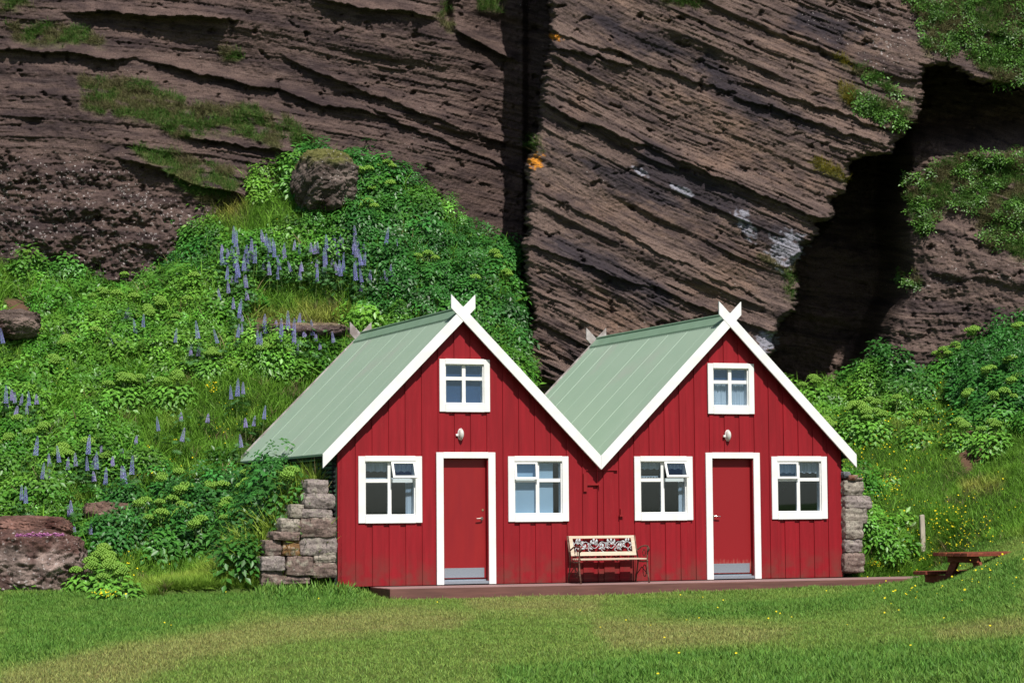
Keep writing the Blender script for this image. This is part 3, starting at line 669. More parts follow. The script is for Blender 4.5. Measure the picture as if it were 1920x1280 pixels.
def make_window(parent, x0, x1, z0, z1, tz=.34, vent=None, blind=None, label=None, side=.115, tt=.085, tb=.125):
    """white trim proud of the boards, sash with four panes, one of them a top-hung vent"""
    f = MB(); yf, yb_ = -OV-.028, -OV+.002
    gx0, gx1, gz0, gz1 = x0+side, x1-side, z0+tb, z1-tt
    f.box(x0, gx0, yf, yb_, z0, z1); f.box(gx1, x1, yf, yb_, z0, z1); f.box(gx0, gx1, yf-.004, yb_, gz1, z1+.006); f.box(gx0, gx1, yf-.006, yb_, z0-.004, gz0)
    win = f.build('window', M['white'], parent, bevel=.004)
    if label: win['label'] = label
    # reveal boards and sash
    s = MB(); r0, r1 = -.02, .06; w = .018
    s.box(gx0-.006, gx0+w, r0, .10, gz0-.006, gz1+.006); s.box(gx1-w, gx1+.006, r0, .10, gz0-.006, gz1+.006); s.box(gx0+w, gx1-w, r0, .10, gz1-w, gz1+.006); s.box(gx0+w, gx1-w, -.03, .10, gz0-.006, gz0+w)
    mx = (gx0+gx1)/2; tzz = gz1-(gz1-gz0)*tz
    s.box(mx-.032, mx+.032, .004, .05, gz0+w, gz1-w); s.box(gx0+w, mx-.032, .006, .052, tzz-.03, tzz+.03); s.box(mx+.032, gx1-w, .006, .052, tzz-.03, tzz+.03)
    s.build('sash', M['white'], win, bevel=.003)
    cells = [(gx0+w, mx-.032, gz0+w, tzz-.03), (mx+.032, gx1-w, gz0+w, tzz-.03), (gx0+w, mx-.032, tzz+.03, gz1-w), (mx+.032, gx1-w, tzz+.03, gz1-w)]
    for i, (a, b, c, d) in enumerate(cells):
        if vent is not None and i == 2+vent[0]:
            th = vent[1]; v = MB(); L = d-c+.03; fw = .04
            def pt(x, q, o): return (x, -.012-sin(th)*q-cos(th)*o, d+.012-cos(th)*q+sin(th)*o)
            def bar(xa, xb, qa, qb): v.hexa([pt(xa, qb, .028), pt(xb, qb, .028), pt(xb, qb, 0), pt(xa, qb, 0)], [pt(xa, qa, .028), pt(xb, qa, .028), pt(xb, qa, 0), pt(xa, qa, 0)])
            A, B = a-.018, b+.018
            bar(A, A+fw, 0, L); bar(B-fw, B, 0, L); bar(A+fw, B-fw, 0, fw); bar(A+fw, B-fw, L-fw, L)
            vv = v.build('vent_sash', M['white'], win, bevel=.003)
            g = MB(); g.hexa([pt(A+fw, L-fw, .016), pt(B-fw, L-fw, .016), pt(B-fw, L-fw, .012), pt(A+fw, L-fw, .012)], [pt(A+fw, fw, .016), pt(B-fw, fw, .016), pt(B-fw, fw, .012), pt(A+fw, fw, .012)])
            g.build('pane', M['glass'], win)
        else:
            MB().box(a, b, .026, .030, c, d).build('pane', M['glass'], win)
    for kind, a, b, c, d in (blind or []):
        X0, X1 = gx0+(gx1-gx0)*a, gx0+(gx1-gx0)*b; Z0, Z1 = gz0+(gz1-gz0)*c, gz0+(gz1-gz0)*d
        if kind == 'blind': MB().box(X0, X1, .085, .09, Z0, Z1).build('blind', M['blind'], win)
        elif kind == 'dark': MB().box(X0, X1, .085, .09, Z0, Z1).build('blind', M['blind_dark'], win)
        else:                                        # gathered cloth
            n = 40; V = []; Fs = []
            for i in range(n+1):
                x = X0+(X1-X0)*i/n; y = .115+.022*sin(i*2.3)+.008*sin(i*.9)
                hem = Z0+(.02*abs(sin(i*.55)) if kind == 'lace' else .0)
                V += [(x, y, hem), (x, y, Z1)]
            for i in range(n): Fs.append((2*i, 2*i+2, 2*i+3, 2*i+1))
            npmesh('curtain', V, Fs, M['curtain'], win)
    return win, (gx0-.004, gx1+.004, gz0-.004, gz1+.004)
def make_lamp(parent, x, z):
    b = MB(); ring = [(x+.052*cos(t), z+.098*sin(t)) for t in np.linspace(0, 2*pi, 20, endpoint=False)]
    b.prism(ring, -OV-.03, -OV+.002)
    b.prism([(x-.085, z-.03), (x-.045, z-.03), (x-.045, z+.005), (x-.085, z+.005)], -OV-.035, -OV)
    lamp = b.build('wall_lamp', M['white'], parent, bevel=.004)
    V = []; Fs = []; nu, nv = 18, 9
    for j in range(nv):
        a = j/(nv-1)*pi/2
        for i in range(nu):
            t = 2*pi*i/nu; V.append((x+.047*cos(t)*cos(a), -OV-.03-.085*sin(a)**1, z+.093*sin(t)*cos(a)))
    for j in range(nv-1):
        for i in range(nu): Fs.append((j*nu+i, j*nu+(i+1) % nu, (j+1)*nu+(i+1) % nu, (j+1)*nu+i))
    npmesh('glass_dome', V, Fs, M['opal'], lamp, smooth=True)
    g = MB()
    g.tube([(x, -OV-.03-.09*sin(t), z+.1*cos(t)) for t in np.linspace(0, pi, 12)], .004, 5)
    g.build('guard', M['white'], lamp)
def make_door(parent, hinge_right, scuffed):
    f = MB(); y0, y1 = -OV-.03, -OV+.002; a, b = DW0+.125, DW1-.125; top = DTOP-.10
    f.box(DW0, a, y0, y1, -.02, DTOP); f.box(b, DW1, y0, y1, -.02, DTOP); f.box(a, b, y0-.004, y1, top, DTOP+.004)
    tr = f.build('door_frame', M['white'], parent, bevel=.004)
    j = MB(); j.box(a-.002, a+.012, -.02, .14, -.01, top); j.box(b-.012, b+.002, -.02, .14, -.01, top); j.box(a+.012, b-.012, -.02, .14, top-.012, top+.002)
    j.build('jamb', M['red'], tr)
    d = MB(); d.box(a+.014, b-.014, .075, .118, .075, top-.014)
    door = d.build('door', M['door_scuffed'] if scuffed else M['door_red'], parent, bevel=.003)
    if scuffed: door['label'] = 'red door with a scuffed foot, its handle on the left edge'
    else: door['label'] = 'red door with lever handle and lock on its right edge'
    MB().box(a+.03, b-.045, .070, .074, .09, .25).build('kick_plate', M['metal'], door)
    th = MB(); th.box(a+.003, b-.003, -.03, .13, -.01, .035); th.box(a+.02, b-.02, .055, .075, .0352, .06); th.build('threshold', M['metal'], door)
    s = 1 if hinge_right else -1; hx_ = (b-.085) if hinge_right else (a+.06)
    h = MB(); h.tube([(hx_, .075, 1.07), (hx_, .02, 1.07), (hx_-s*.04, .012, 1.07), (hx_-s*.11, .012, 1.066)], [.011, .011, .011, .009], 8)
    ringp = [(hx_+.026*cos(t), 1.07+.026*sin(t)) for t in np.linspace(0, 2*pi, 14, endpoint=False)]; h.prism(ringp, .064, .076)
    h.build('handle', M['steel'], door)
    if hinge_right:
        ringp = [(hx_+.02+.019*cos(t), 1.21+.019*sin(t)) for t in np.linspace(0, 2*pi, 14, endpoint=False)]; MB().prism(ringp, .066, .076).build('lock', M['brass'], door)
    return (a-.002, b+.002, -.05, top+.002)
def cut_board(sgn, x_apex_far, x_end, z_top, tv, y0, y1):
    """barge board with plumb-cut ends; falls away from the apex on side sgn"""
    f = lambda x: z_top-abs(x)*1.0*T45 if x*sgn > 0 else z_top+abs(x)*T45
    xs = [x_apex_far, x_end]
    return [(xs[0], f(xs[0])-tv), (xs[1], f(xs[1])-tv), (xs[1], f(xs[1])), (xs[0], f(xs[0]))]
def house(k, side, L, name_label):
    """side -1: free gable wall to the left, +1: to the right; the other side meets the neighbour"""
    ox = k*SPAN; loc = h2w([ox, 0, 0]); root = empty('house', tuple(loc), YAW)
    tag(root, name_label, 'house')
    fw = 2.135 if side < 0 else 2.235
    x0, x1 = (-fw, HALF-.001) if side < 0 else (-HALF+.001, fw)
    top = lambda x: RIDGE-.13-abs(x)*T45
    vents = {0: [(1, .42), (0, .10)], 1: [(1, .42), (0, .05)]}[k]
    bl = {0: [[('lace', .03, .97, .80, .97), ('lace', .03, .97, .63, .70), ('cloth', .86, .97, .02, .62)], [('blind', .03, .86, .02, .97)], [('dark', 0, 1, 0, 1)]],
          1: [[('lace', .03, .97, .84, .97), ('lace', .03, .45, .68, .72), ('cloth', .90, .97, .02, .62)], [('lace', .03, .97, .76, .97)], [('dark', 0, 1, .66, 1), ('cloth', .03, .97, .02, .64)]]}[k]
    holes = []
    lb = [['left-hand window with its upper right vent propped open, dark panes', 'right-hand window with a pale blue blind', 'small gable window with plain blue-grey panes'],
          ['left-hand window with its upper right vent propped open, black lower panes', 'right-hand window with closed vent at upper left', 'small gable window with white curtains behind its lower panes']][k]
    for (a, b), v, q, l in zip((W1, W2), vents, bl[:2], lb):
        holes.append(make_window(root, a, b, WZ[0], WZ[1]+.004, .36, v, q, l)[1])
    holes.append(make_window(root, *UP_, .36, None, bl[2], lb[2], .105, .085, .135)[1])
    holes.append(make_door(root, k == 0, k == 1))
    make_lamp(root, -.005, 2.47)
    wall = MB(); wall_mesh(wall, x0, x1, 0, .12, holes, top)
    phase = -.105+(.0 if k == 0 else .05)
    for a, b in board_cells(x0, x1, holes, phase):
        wall_mesh(wall, a, b, -OV, .004, holes, top)
    wf = wall.build('front_wall', M['red'], root, bevel=.0025)
    # plain side and back walls, floor, inner lining
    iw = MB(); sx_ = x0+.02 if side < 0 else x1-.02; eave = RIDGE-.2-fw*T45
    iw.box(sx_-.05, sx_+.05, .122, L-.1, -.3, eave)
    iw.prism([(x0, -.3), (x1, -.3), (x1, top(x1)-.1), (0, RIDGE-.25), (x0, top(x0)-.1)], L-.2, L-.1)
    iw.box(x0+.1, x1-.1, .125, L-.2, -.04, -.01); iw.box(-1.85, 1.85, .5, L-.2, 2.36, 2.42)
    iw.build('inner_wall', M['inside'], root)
    # horizontally corrugated green cladding on the free side
    V = []; Fs = []; n = 120
    xs = x0-.0 if side < 0 else x1+.0
    for i in range(n+1):
        z = -.3+(eave+.28)*i/n; xx = xs+side*(.035+.020*sin(z*2*pi/.076))
        V += [(xx, .03, z), (xx, L-.1, z), (xs, .03, z), (xs, L-.1, z)]
    for i in range(n): Fs += [(4*i, 4*i+1, 4*i+5, 4*i+4), (4*i+2, 4*i, 4*i+4, 4*i+6), (4*i+3, 4*i+2, 4*i+6, 4*i+7)]
    npmesh('side_cladding', V, Fs, M['wall_green'], root)
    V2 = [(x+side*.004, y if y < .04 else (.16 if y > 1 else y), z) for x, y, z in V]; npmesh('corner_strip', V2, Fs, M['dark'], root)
    # roof: two sheeted slopes with standing seams, soffit boards, ridge cap
    lx, rx = (-2.40, HALF-.004) if side < 0 else (-HALF+.004, 2.40)
    r = MB(); zt = RIDGE-.035
    for sg, xe in ((-1, lx), (1, rx)):
        ye0 = YB+.034
        r.hexa([(0, ye0, zt-.03), (xe, ye0, zt-.03-abs(xe)*T45), (xe, L, zt-.03-abs(xe)*T45), (0, L, zt-.03)], [(0, ye0, zt), (xe, ye0, zt-abs(xe)*T45), (xe, L, zt-abs(xe)*T45), (0, L, zt)])
    roof = r.build('roof', M['roof'], root)
    sm = MB()
    for sg, xe in ((-1, lx), (1, rx)):
        y = .32
        while y < L-.2:
            for o, hgt, wd in ((0, .012, .016),):
                a, b = .17*sg, xe*.998
                sm.hexa([(a, y-wd, zt-abs(a)*T45-.004), (b, y-wd, zt-abs(b)*T45-.004), (b, y+wd, zt-abs(b)*T45-.004), (a, y+wd, zt-abs(a)*T45-.004)],
                        [(a, y-wd*.5, zt-abs(a)*T45+hgt), (b, y-wd*.5, zt-abs(b)*T45+hgt), (b, y+wd*.5, zt-abs(b)*T45+hgt), (a, y+wd*.5, zt-abs(a)*T45+hgt)])
            y += .86+.03*sin(y*9)
    sm.build('roof_seam', M['seam'], roof)
    # corrugation: many shallow ribs running down the slopes
    V = []; Fs = []
    for sg, xe in ((-1, lx), (1, rx)):
        n = int((L-.1-YB)/.019); b0 = len(V)
        for i in range(n+1):
            y = YB+.045+i*.019; h = .0065+.0055*sin(i*2*pi/4.0+.7)
            V += [(sg*.02, y, zt-.02*T45+h), (xe, y, zt-abs(xe)*T45+h)]
        Fs += [(b0+2*i, b0+2*i+1, b0+2*i+3, b0+2*i+2) for i in range(n)]
    npmesh('roof_sheet', V, Fs, M['roof'], roof)
    cp = MB(); ye0 = YB+.036
    for sg in (-1, 1):
        q = .165
        cp.hexa([(0, ye0, zt+.018), (sg*q, ye0, zt+.018-q*T45), (sg*q, L-.03, zt+.018-q*T45), (0, L-.03, zt+.018)], [(0, ye0, zt+.034), (sg*q, ye0, zt+.034-q*T45), (sg*q, L-.03, zt+.034-q*T45), (0, L-.03, zt+.034)])
        i = 0
        while ye0+.02+i*.076 < L-.08:                # toothed lower lip that fills the corrugations
            y = ye0+.02+i*.076; q2 = q+.020
            cp.add([(sg*q, y, zt+.03-q*T45), (sg*q, y+.05, zt+.03-q*T45), (sg*q2, y+.036, zt+.014-q2*T45), (sg*q2, y+.014, zt+.014-q2*T45)], [(0, 1, 2, 3)]); i += 1
    cp.tube([(0, ye0, zt+.04), (0, L-.03, zt+.04)], .022, 8)
    cp.build('ridge_cap', M['roof_cap'], roof)
    ds = MB()
    for sg, xe in ((-1, lx), (1, rx)):
        xa = xe*.985
        ds.hexa([(0, YB+.036, zt-.10), (xa, YB+.036, zt-.10-abs(xa)*T45), (xa, L-.05, zt-.10-abs(xa)*T45), (0, L-.05, zt-.10)], [(0, YB+.036, zt-.034), (xa, YB+.036, zt-.034-abs(xa)*T45), (xa, L-.05, zt-.034-abs(xa)*T45), (0, L-.05, zt-.034)])
    ds.build('soffit', M['dark'], roof)
    # crossed barge boards: front white, back weathered
    tv = .232; hl = .215
    endL, endR = (-2.435, HALF-.002) if side < 0 else (-HALF+.002, 2.435)
    for (ya, yb2, mt, nm) in ((YB-.002, YB+.032, 'white', 'barge_board'), (L+.002, L+.036, 'old_white', 'rear_barge_board')):
        for sg, xe, dy in ((-1, endL, 0), (1, endR, .0)):
            tvv = tv if nm == 'barge_board' else tv*1.0
            # one straight board from the eave past the apex, both ends plumb-cut; one laps over the other at the crossing
            z_at = lambda x, sg=sg: RIDGE-x*sg*T45
            far = -sg*hl; o_ = .006 if sg > 0 else 0
            q = MB().prism([(xe, z_at(xe)-tvv), (far, z_at(far)-tvv), (far, z_at(far)), (xe, z_at(xe))], ya-o_, yb2-o_)
            q.build(nm, M[mt], root, bevel=.003)
    return root
H1 = house(0, -1, 5.66, 'left one of two joined red houses, with plain blue panes in its gable window')
H2 = house(1, 1, 5.84, 'right one of two joined red houses, with white curtains in its gable window')
# small fittings on the shared stretch of wall
def hbox(mb, x0, x1, z0, z1, y0, y1): mb.box(x0, x1, y0, y1, z0, z1)
f = MB()
xa, za = hp(1092, 888); xb, zb = hp(1099, 921); xc, zc = hp(1123, 908); _x, zt_ = hp(1119, 913)
f.box(xa, xb, -OV-.035, -OV+.001, zb, za); f.box(xb, xc, -OV-.03, -OV+.001, zc-.012, zc+.02); f.box(xc-.03, xc, -OV-.045, -OV, zc-.035, zc+.005)
f.build('hasp', M['door_red'], H1)
xa, za = hp(1098, 876); xb, zb = hp(1131, 881)
MB().box(xa, HALF-.002, -OV-.022, -OV+.001, zb-.008, zb+.018).build('ledge', M['red'], H1)
xb2, _z = hp(1157, 878)
MB().box(-HALF+.002, xb2-SPAN, -OV-.022, -OV+.001, zb-.008, zb+.018).build('ledge', M['red'], H2)
xd, zd = hp(1161, 958); MB().box(xd-SPAN-.02, xd-SPAN+.05, -OV-.05, -OV, zd-.09, zd-.06).box(xd-SPAN, xd-SPAN+.03, -OV-.04, -OV, zd-.06, zd+.04).build('latch', M['door_red'], H2)

# ---------------------------------------------------------------- boardwalk
dk = empty('boardwalk', tuple(h2w([0, 0, 0])), YAW); tag(dk, 'low reddish wooden boardwalk running along the fronts of the red houses', 'boardwalk')
b = MB(); n = 9; D = 1.06
for i in range(n):
    ya = -.058-(D-.058)*i/n; yb2 = ya-(D-.058)/n+.008
    b.box(-1.55, 8.75+.05*(i % 2), yb2, ya, -.075, -.03-.0015*(i % 3))
b.build('planks', M['deck'], dk, bevel=.004)
b = MB(); b.box(-1.57, 8.78, -D-.05, -D-.002, -.36, -.034)
b.box(-1.59, -1.552, -D-.048, -.04, -.36, -.036); b.build('fascia', M['deck_face'], dk, bevel=.004)

# ---------------------------------------------------------------- garden bench
bx0, bz0 = hp(1068, 1085, -.25); 
bench = empty('garden_bench', tuple(h2w([2.50, -.36, -.03])), YAW)
tag(bench, 'cream garden bench with iron ends and a leafy metal back panel, against the red wall', 'bench')
BW = .60; sh = .40
lean = lambda z: .17+(z-sh)*.32
s = MB()
for i in range(5): s.box(-BW, BW, -.26+i*.083, -.26+i*.083+.068, sh-.012, sh+.012)
s.build('seat', M['cream'], bench, bevel=.004)
def backbar(mb, x0, x1, z0, z1, t=.022):
    mb.hexa([(x0, lean(z0)-t, z0), (x1, lean(z0)-t, z0), (x1, lean(z0), z0), (x0, lean(z0), z0)], [(x0, lean(z1)-t, z1), (x1, lean(z1)-t, z1), (x1, lean(z1), z1), (x0, lean(z1), z1)])
f = MB(); backbar(f, -BW, BW, .745, .79); backbar(f, -BW, BW, .455, .52); backbar(f, -BW, -BW+.065, .52, .745); backbar(f, BW-.065, BW, .52, .745)
bk = f.build('backrest', M['cream'], bench, bevel=.003)
V = []; Fs = []; rsb = np.random.RandomState(21)
def flat(pts):                                       # thin raised piece lying in the plane of the back
    b = len(V); n = len(pts)
    for x, z in pts: V.append((x, lean(z)-.020, z))
    for x, z in pts: V.append((x, lean(z)-.008, z))
    for i in range(1, n-1): Fs.append((b, b+i+1, b+i)); Fs.append((b+n, b+n+i, b+n+i+1))
    for i in range(n): j = (i+1) % n; Fs.append((b+i, b+j, b+n+j)); Fs.append((b+i, b+n+j, b+n+i))
xi0, xi1, zi0, zi1 = -BW+.065, BW-.065, .52, .745
def strip(pts, w):
    for (xa, za), (xb, zb) in zip(pts[:-1], pts[1:]):
        d = np.array([xb-xa, zb-za]); L_ = np.hypot(*d); nrm = np.array([-d[1], d[0]])/L_*w/2
        flat([(xa-nrm[0], za-nrm[1]), (xb-nrm[0], zb-nrm[1]), (xb+nrm[0], zb+nrm[1]), (xa+nrm[0], za+nrm[1])])
vine = [(xi0+(xi1-xi0)*i/40, (zi0+zi1)/2+.055*sin(i/40*pi*7)) for i in range(41)]; strip(vine, .010); strip([(x_, zi0+zi1-z_) for x_, z_ in vine], .010)
for i in range(0, 40, 2):
    x, z = vine[i]
    for sg in (1, -1):
        a = sg*(.6+.5*rsb.rand())+(.3 if i % 4 else 2.2); L_ = .062+.03*rsb.rand(); W_ = .014+.007*rsb.rand()
        pts = []
        for t in np.linspace(0, 1, 5): pts.append((x+cos(a)*L_*t-sin(a)*W_*sin(pi*t), z+sin(a)*L_*t+cos(a)*W_*sin(pi*t)))
        for t in np.linspace(1, 0, 5)[1:-1]: pts.append((x+cos(a)*L_*t+sin(a)*W_*sin(pi*t), z+sin(a)*L_*t-cos(a)*W_*sin(pi*t)))
        pts = [(min(max(px_, xi0), xi1), min(max(pz, zi0), zi1)) for px_, pz in pts]; flat(pts)
for i in range(9):
    x = xi0+.05+i*(xi1-xi0-.1)/8; strip([(x+.03*cos(t), zi0+.035+.11*(i % 2)+.03*sin(t)) for t in np.linspace(0, 5, 9)], .011)
npmesh('back_panel', V, Fs, M['iron_pale'], bk)
for sg in (-1, 1):
    x = sg*(BW+.02); e_ = MB()
    e_.tube([(x, -.30, 0), (x, -.25, .18), (x, -.23, sh-.03), (x, -.24, .50), (x, -.27, .60)], [.016, .013, .014, .013, .016], 8)
    e_.tube([(x, .27, 0), (x, .20, .20), (x, .15, sh-.03), (x, lean(.6)+.0, .6), (x, lean(.78), .79)], [.016, .013, .014, .013, .013], 8)
    e_.tube([(x, -.25, sh-.035), (x, -.05, sh-.05), (x, .17, sh-.035)], .014, 8)
    e_.tube([(x, .1+.12*cos(t)*.6-.22, .2+.10*sin(t)) for t in np.linspace(0, 2*pi, 13)], .008, 6)
    e_.tube([(x, -.25, .14), (x, .0, .26), (x, .2, .14)], .009, 6)
    e_.build('end_frame', M['iron'], bench, smooth=True)
    a_ = MB(); a_.tube([(x, .16, .55), (x, .02, .60), (x, -.14, .62), (x, -.27, .61), (x, -.32, .57), (x, -.29, .53), (x, -.26, .55)], .013, 8)
    a_.tube([(x, -.10+.055*cos(t), .50+.055*sin(t)) for t in np.linspace(0, 2*pi, 13)], .008, 6)
    a_.build('armrest', M['iron'], bench, smooth=True)

# ---------------------------------------------------------------- stones
def rock_mesh(n=9, sq=.55, seed=0, amp=.10, dims=(1, 1, 1), fr=1.6):
    """irregular rounded block, half-size 1"""
    V = []; Fs = []; g = np.linspace(-1, 1, n)
    for ax in range(3):
        for sg in (-1, 1):
            b = len(V)
            for j in range(n):
                for i in range(n):
                    p = [0, 0, 0]; p[ax] = sg; p[(ax+1) % 3] = g[i]*sg; p[(ax+2) % 3] = g[j]; V.append(p)
            for j in range(n-1):
                for i in range(n-1): Fs.append((b+j*n+i, b+j*n+i+1, b+(j+1)*n+i+1, b+(j+1)*n+i))
    V = np.array(V, float); key = {}; idx = np.zeros(len(V), int); U_ = []
    for i, p in enumerate(map(tuple, np.round(V, 5))):
        if p not in key: key[p] = len(U_); U_.append(p)
        idx[i] = key[p]
    V = np.array(U_); Fs = idx[np.array(Fs)]
    s = V/np.linalg.norm(V, axis=1)[:, None]; V = V*(1-sq)+s*sq*1.15
    d = np.asarray(dims, float); W = V*d
    o = seed*13.7; nz = fbm(W[:, 0]*fr/d.max()+o, (W[:, 2]+W[:, 1]*.7)*fr/d.max()+o, 4)+fbm(W[:, 1]*fr/d.max()*1.3-o, W[:, 2]*fr/d.max()*1.3+o, 4)
    V = V*(1+amp*nz[:, None]); return V*d, Fs
def stone(name, V, Fs, base, parent=None, spk=.3, var=.25, seed=0):
    n_ = fbm(V[:, 0]*6+seed, V[:, 2]*7+V[:, 1]*5+seed, 4)
    c = np.array(base)*(1+n_[:, None]*var*2.4); li = sst(.12, .3, fbm(V[:, 0]*9-seed, V[:, 2]*9+V[:, 1]*7, 3))[:, None]*.6; c = c*(1-li)+np.array([.40, .37, .30])*li
    return npmesh(name, V, Fs, M['stone'], parent, col=np.clip(c, .005, 1), smooth=True, extra=np.tile([spk, 0, 0], (len(V), 1)))
GREY = (.28, .235, .22); ORN = (.22, .12, .05); BRN = (.20, .145, .125); PLE = (.32, .28, .235)
def stone_wall(label, rects, root_px, yd=-.06):
    rx, rz = hp(*root_px); root = empty('stone_wall', tuple(h2w([rx, yd, 0])), YAW); tag(root, label, 'stone wall', kind='thing')
    for i, (a, b, c, d, colr) in enumerate(rects):
        x0, z1 = hp(a, b, yd); x1, z0 = hp(c, d, yd); rs = np.random.RandomState(i+50)
        V, Fs = rock_mesh(18, .30, i+len(rects)*3, .11, ((x1-x0)/2*1.02, .24+.05*rs.rand(), (z0-z1)/2*-1.0 if z0 < z1 else (z1-z0)/2), 2.2)
        t = (rs.rand()-.5)*.10; ct, st_ = cos(t), sin(t); V = np.stack([V[:, 0]*ct-V[:, 2]*st_, V[:, 1], V[:, 0]*st_+V[:, 2]*ct], -1)
        V += np.array([(x0+x1)/2-rx, .2-.06*rs.rand(), (z0+z1)/2]); stone('stone', V, Fs, colr, root, .35, seed=i*3.3)
    return root
zr = lambda x0, y0, x1, y1, c: (440+x0/4.571, 840+y0/4.571, 440+x1/4.571, 840+y1/4.571, c)
stone_wall('dry stone wall of large blocks stepping down at the left corner of the left house',
  [zr(*q) for q in [(612, 268, 800, 398, GREY), (590, 385, 855, 518, GREY), (565, 520, 832, 603, GREY), (548, 590, 862, 768, BRN), (545, 755, 877, 918, GREY), (670, 897, 862, 980, PLE), (212, 925, 422, 1050, GREY),
   (252, 787, 398, 925, BRN), (400, 787, 550, 922, ORN), (430, 925, 668, 1090, BRN), (220, 1052, 405, 1175, BRN), (310, 715, 550, 788, BRN), (400, 1090, 640, 1160, BRN), (385, 600, 555, 722, PLE), (650, 980, 870, 1110, BRN), (470, 480, 590, 600, PLE)]], (560, 1080))
zr2 = lambda x0, y0, x1, y1, c: (1500+x0/4., 820+y0/4., 1500+x1/4., 820+y1/4., c)
stone_wall('dry stone wall of stacked square blocks at the right corner of the right house',
  [zr2(*q) for q in [(318, 320, 466, 435, PLE), (322, 432, 528, 540, GREY), (322, 522, 496, 642, PLE), (322, 620, 460, 762, PLE), (325, 755, 462, 862, GREY), (318, 255, 370, 305, (.16, .17, .19)), (345, 280, 410, 322, (.26, .13, .09)), (322, 858, 480, 1010, BRN), (400, 300, 460, 325, BRN)]], (1605, 1050))
def boulder(name, label, px, py, Y, dims, base, seed, yaw=0, sq=.6, amp=.16, spk=.5, cat='rock', top=None, n=84):
    V, Fs = rock_mesh(n, sq, seed, amp, dims, 1.5); nz = fbm(V[:, 0]*3+seed, V[:, 2]*5+V[:, 1]*3, 5)
    cr = np.abs(noise(V[:, 0]*2.6+V[:, 1]*1.7+seed, V[:, 2]*3.4+V[:, 1])); fi = fbm(V[:, 0]*11+V[:, 1]*5, V[:, 2]*13+V[:, 1]*9+seed, 4)
    V = V*(1+.10*nz[:, None]-.045*np.exp(-cr/.05)[:, None]+.07*fi[:, None])
    p = at(px, py, Y); n_ = fbm(V[:, 0]*2.5+seed, V[:, 2]*3+V[:, 1]*2, 4)[:, None]
    c = np.array(base)*(1+n_*.7); k_ = sst(.05, .3, fbm(V[:, 0]*1.8-seed, V[:, 2]*2.4+V[:, 1], 4))[:, None]; c = c*(1-k_)+np.array(base)*np.array([1.75, 1.75, 1.75])*k_; k_ = sst(.1, .35, fbm(V[:, 0]*1.5+seed*2, V[:, 2]*1.5-V[:, 1], 4))[:, None]; c = c*(1-k_*.8)+np.array(base)*np.array([.42, .30, .30])*k_*.8
    if top is not None:
        t = sst(.45, .8, V[:, 2]/dims[2]+n_[:, 0]*.4)[:, None]; c = c*(1-t)+np.array(top)*t
    o = npmesh(name, V, Fs, M['stone'], None, col=np.clip(c, .01, 1), smooth=True, extra=np.tile([spk, 0, 0], (len(V), 1)))
    o.location = tuple(p); o.rotation_euler = (0, 0, yaw); return tag(o, label, cat)
boulder('boulder', 'big rounded brown and grey boulder at the lower left beside the lawn', 50, 1070, 39.2, (.98, .8, .60), (.20, .150, .132), 4, .2, .55, .13, .8, top=(.11, .06, .05))
boulder('boulder', 'low reddish rock just behind the big boulder at the lower left', 40, 992, 40.4, (.80, .6, .22), (.14, .075, .06), 9, -.1, .7, .14, .3)
boulder('boulder', 'small tan rock showing among the leaves above the big boulder', 202, 958, 41.6, (.42, .35, .16), (.26, .19, .15), 5, .1, .7, .12, .3)
boulder('rock_outcrop', 'grass-topped dark outcrop jutting from the slope at the foot of the left cliff', 606, 342, 50.1, (.56, .7, .60), (.10, .078, .068), 31, .5, .7, .2, .6, top=(.13, .13, .04))
boulder('rock_outcrop', 'crumbling brown rock in the grass on the right-hand slope', 1828, 850, 46.2, (.32, .3, .42), (.19, .095, .075), 12, .3, .6, .2, .5)
boulder('rock_outcrop', 'reddish earth bank at the left edge of the picture', 30, 608, 47.3, (.42, .4, .26), (.12, .088, .075), 15, .3, .6, .2, .4)
boulder('rock_outcrop', 'dark earthy ledge under turf just behind the left house roof', 560, 620, 47.0, (.95, .4, .14), (.085, .06, .055), 17, .0, .6, .2, .5, top=(.22, .17, .11))
# pink cushion flowers on the big boulder
n = 260; fxp = 75+(R.rand(n)-.5)*90; P = at(fxp, 1003+R.randn(n)*2+np.abs(fxp-75)*.03, 38.75)
V, Fq, Cc = merge(*flower_proto(.016), P, rots(n, (0, -.5, .8), None, .3), .8+.5*R.rand(n), np.array([.42, .16, .34])*(1+R.randn(n, 1)*.15))
tag(npmesh('pink_flowers', V, Fq, M['petal'], col=Cc), 'strip of pink cushion flowers along the top of the big boulder', 'flowers', kind='stuff')

# ---------------------------------------------------------------- wooden stake, picnic table
p = at(1731, 1034, hit(1731, 1034, 39, 50)[0]); st = MB(); st.prism([(-.048, -.3), (.045, -.3), (.04, .66), (.012, .675), (-.045, .655)], -.03, .03)
o = st.build('wooden_post', M['stake'], None, bevel=.006); o.location = tuple(p); o.rotation_euler = (0, -.015, .25); tag(o, 'weathered grey wooden stake standing in the grass right of the houses', 'post')
tp = at(1856, 1035, 36.4); tz = tp[2]; tb = empty('picnic_table', (tp[0], tp[1], tz-.74), math.radians(-62)); tag(tb, 'reddish-brown picnic table half hidden behind the grassy rise at the right edge', 'picnic table')
b = MB()
for i in range(5): b.box(-.42+i*.17, -.42+i*.17+.158, -.78, .78, .690, .745)
b.build('tabletop', M['table'], tb, bevel=.005)
for sx_ in (-1, 1):
    b = MB()
    for i in range(2): b.box(sx_*.76-.16+i*.165, sx_*.76-.005+i*.165, -.78, .78, .395, .45)
    b.build('seat', M['table'], tb, bevel=.005)
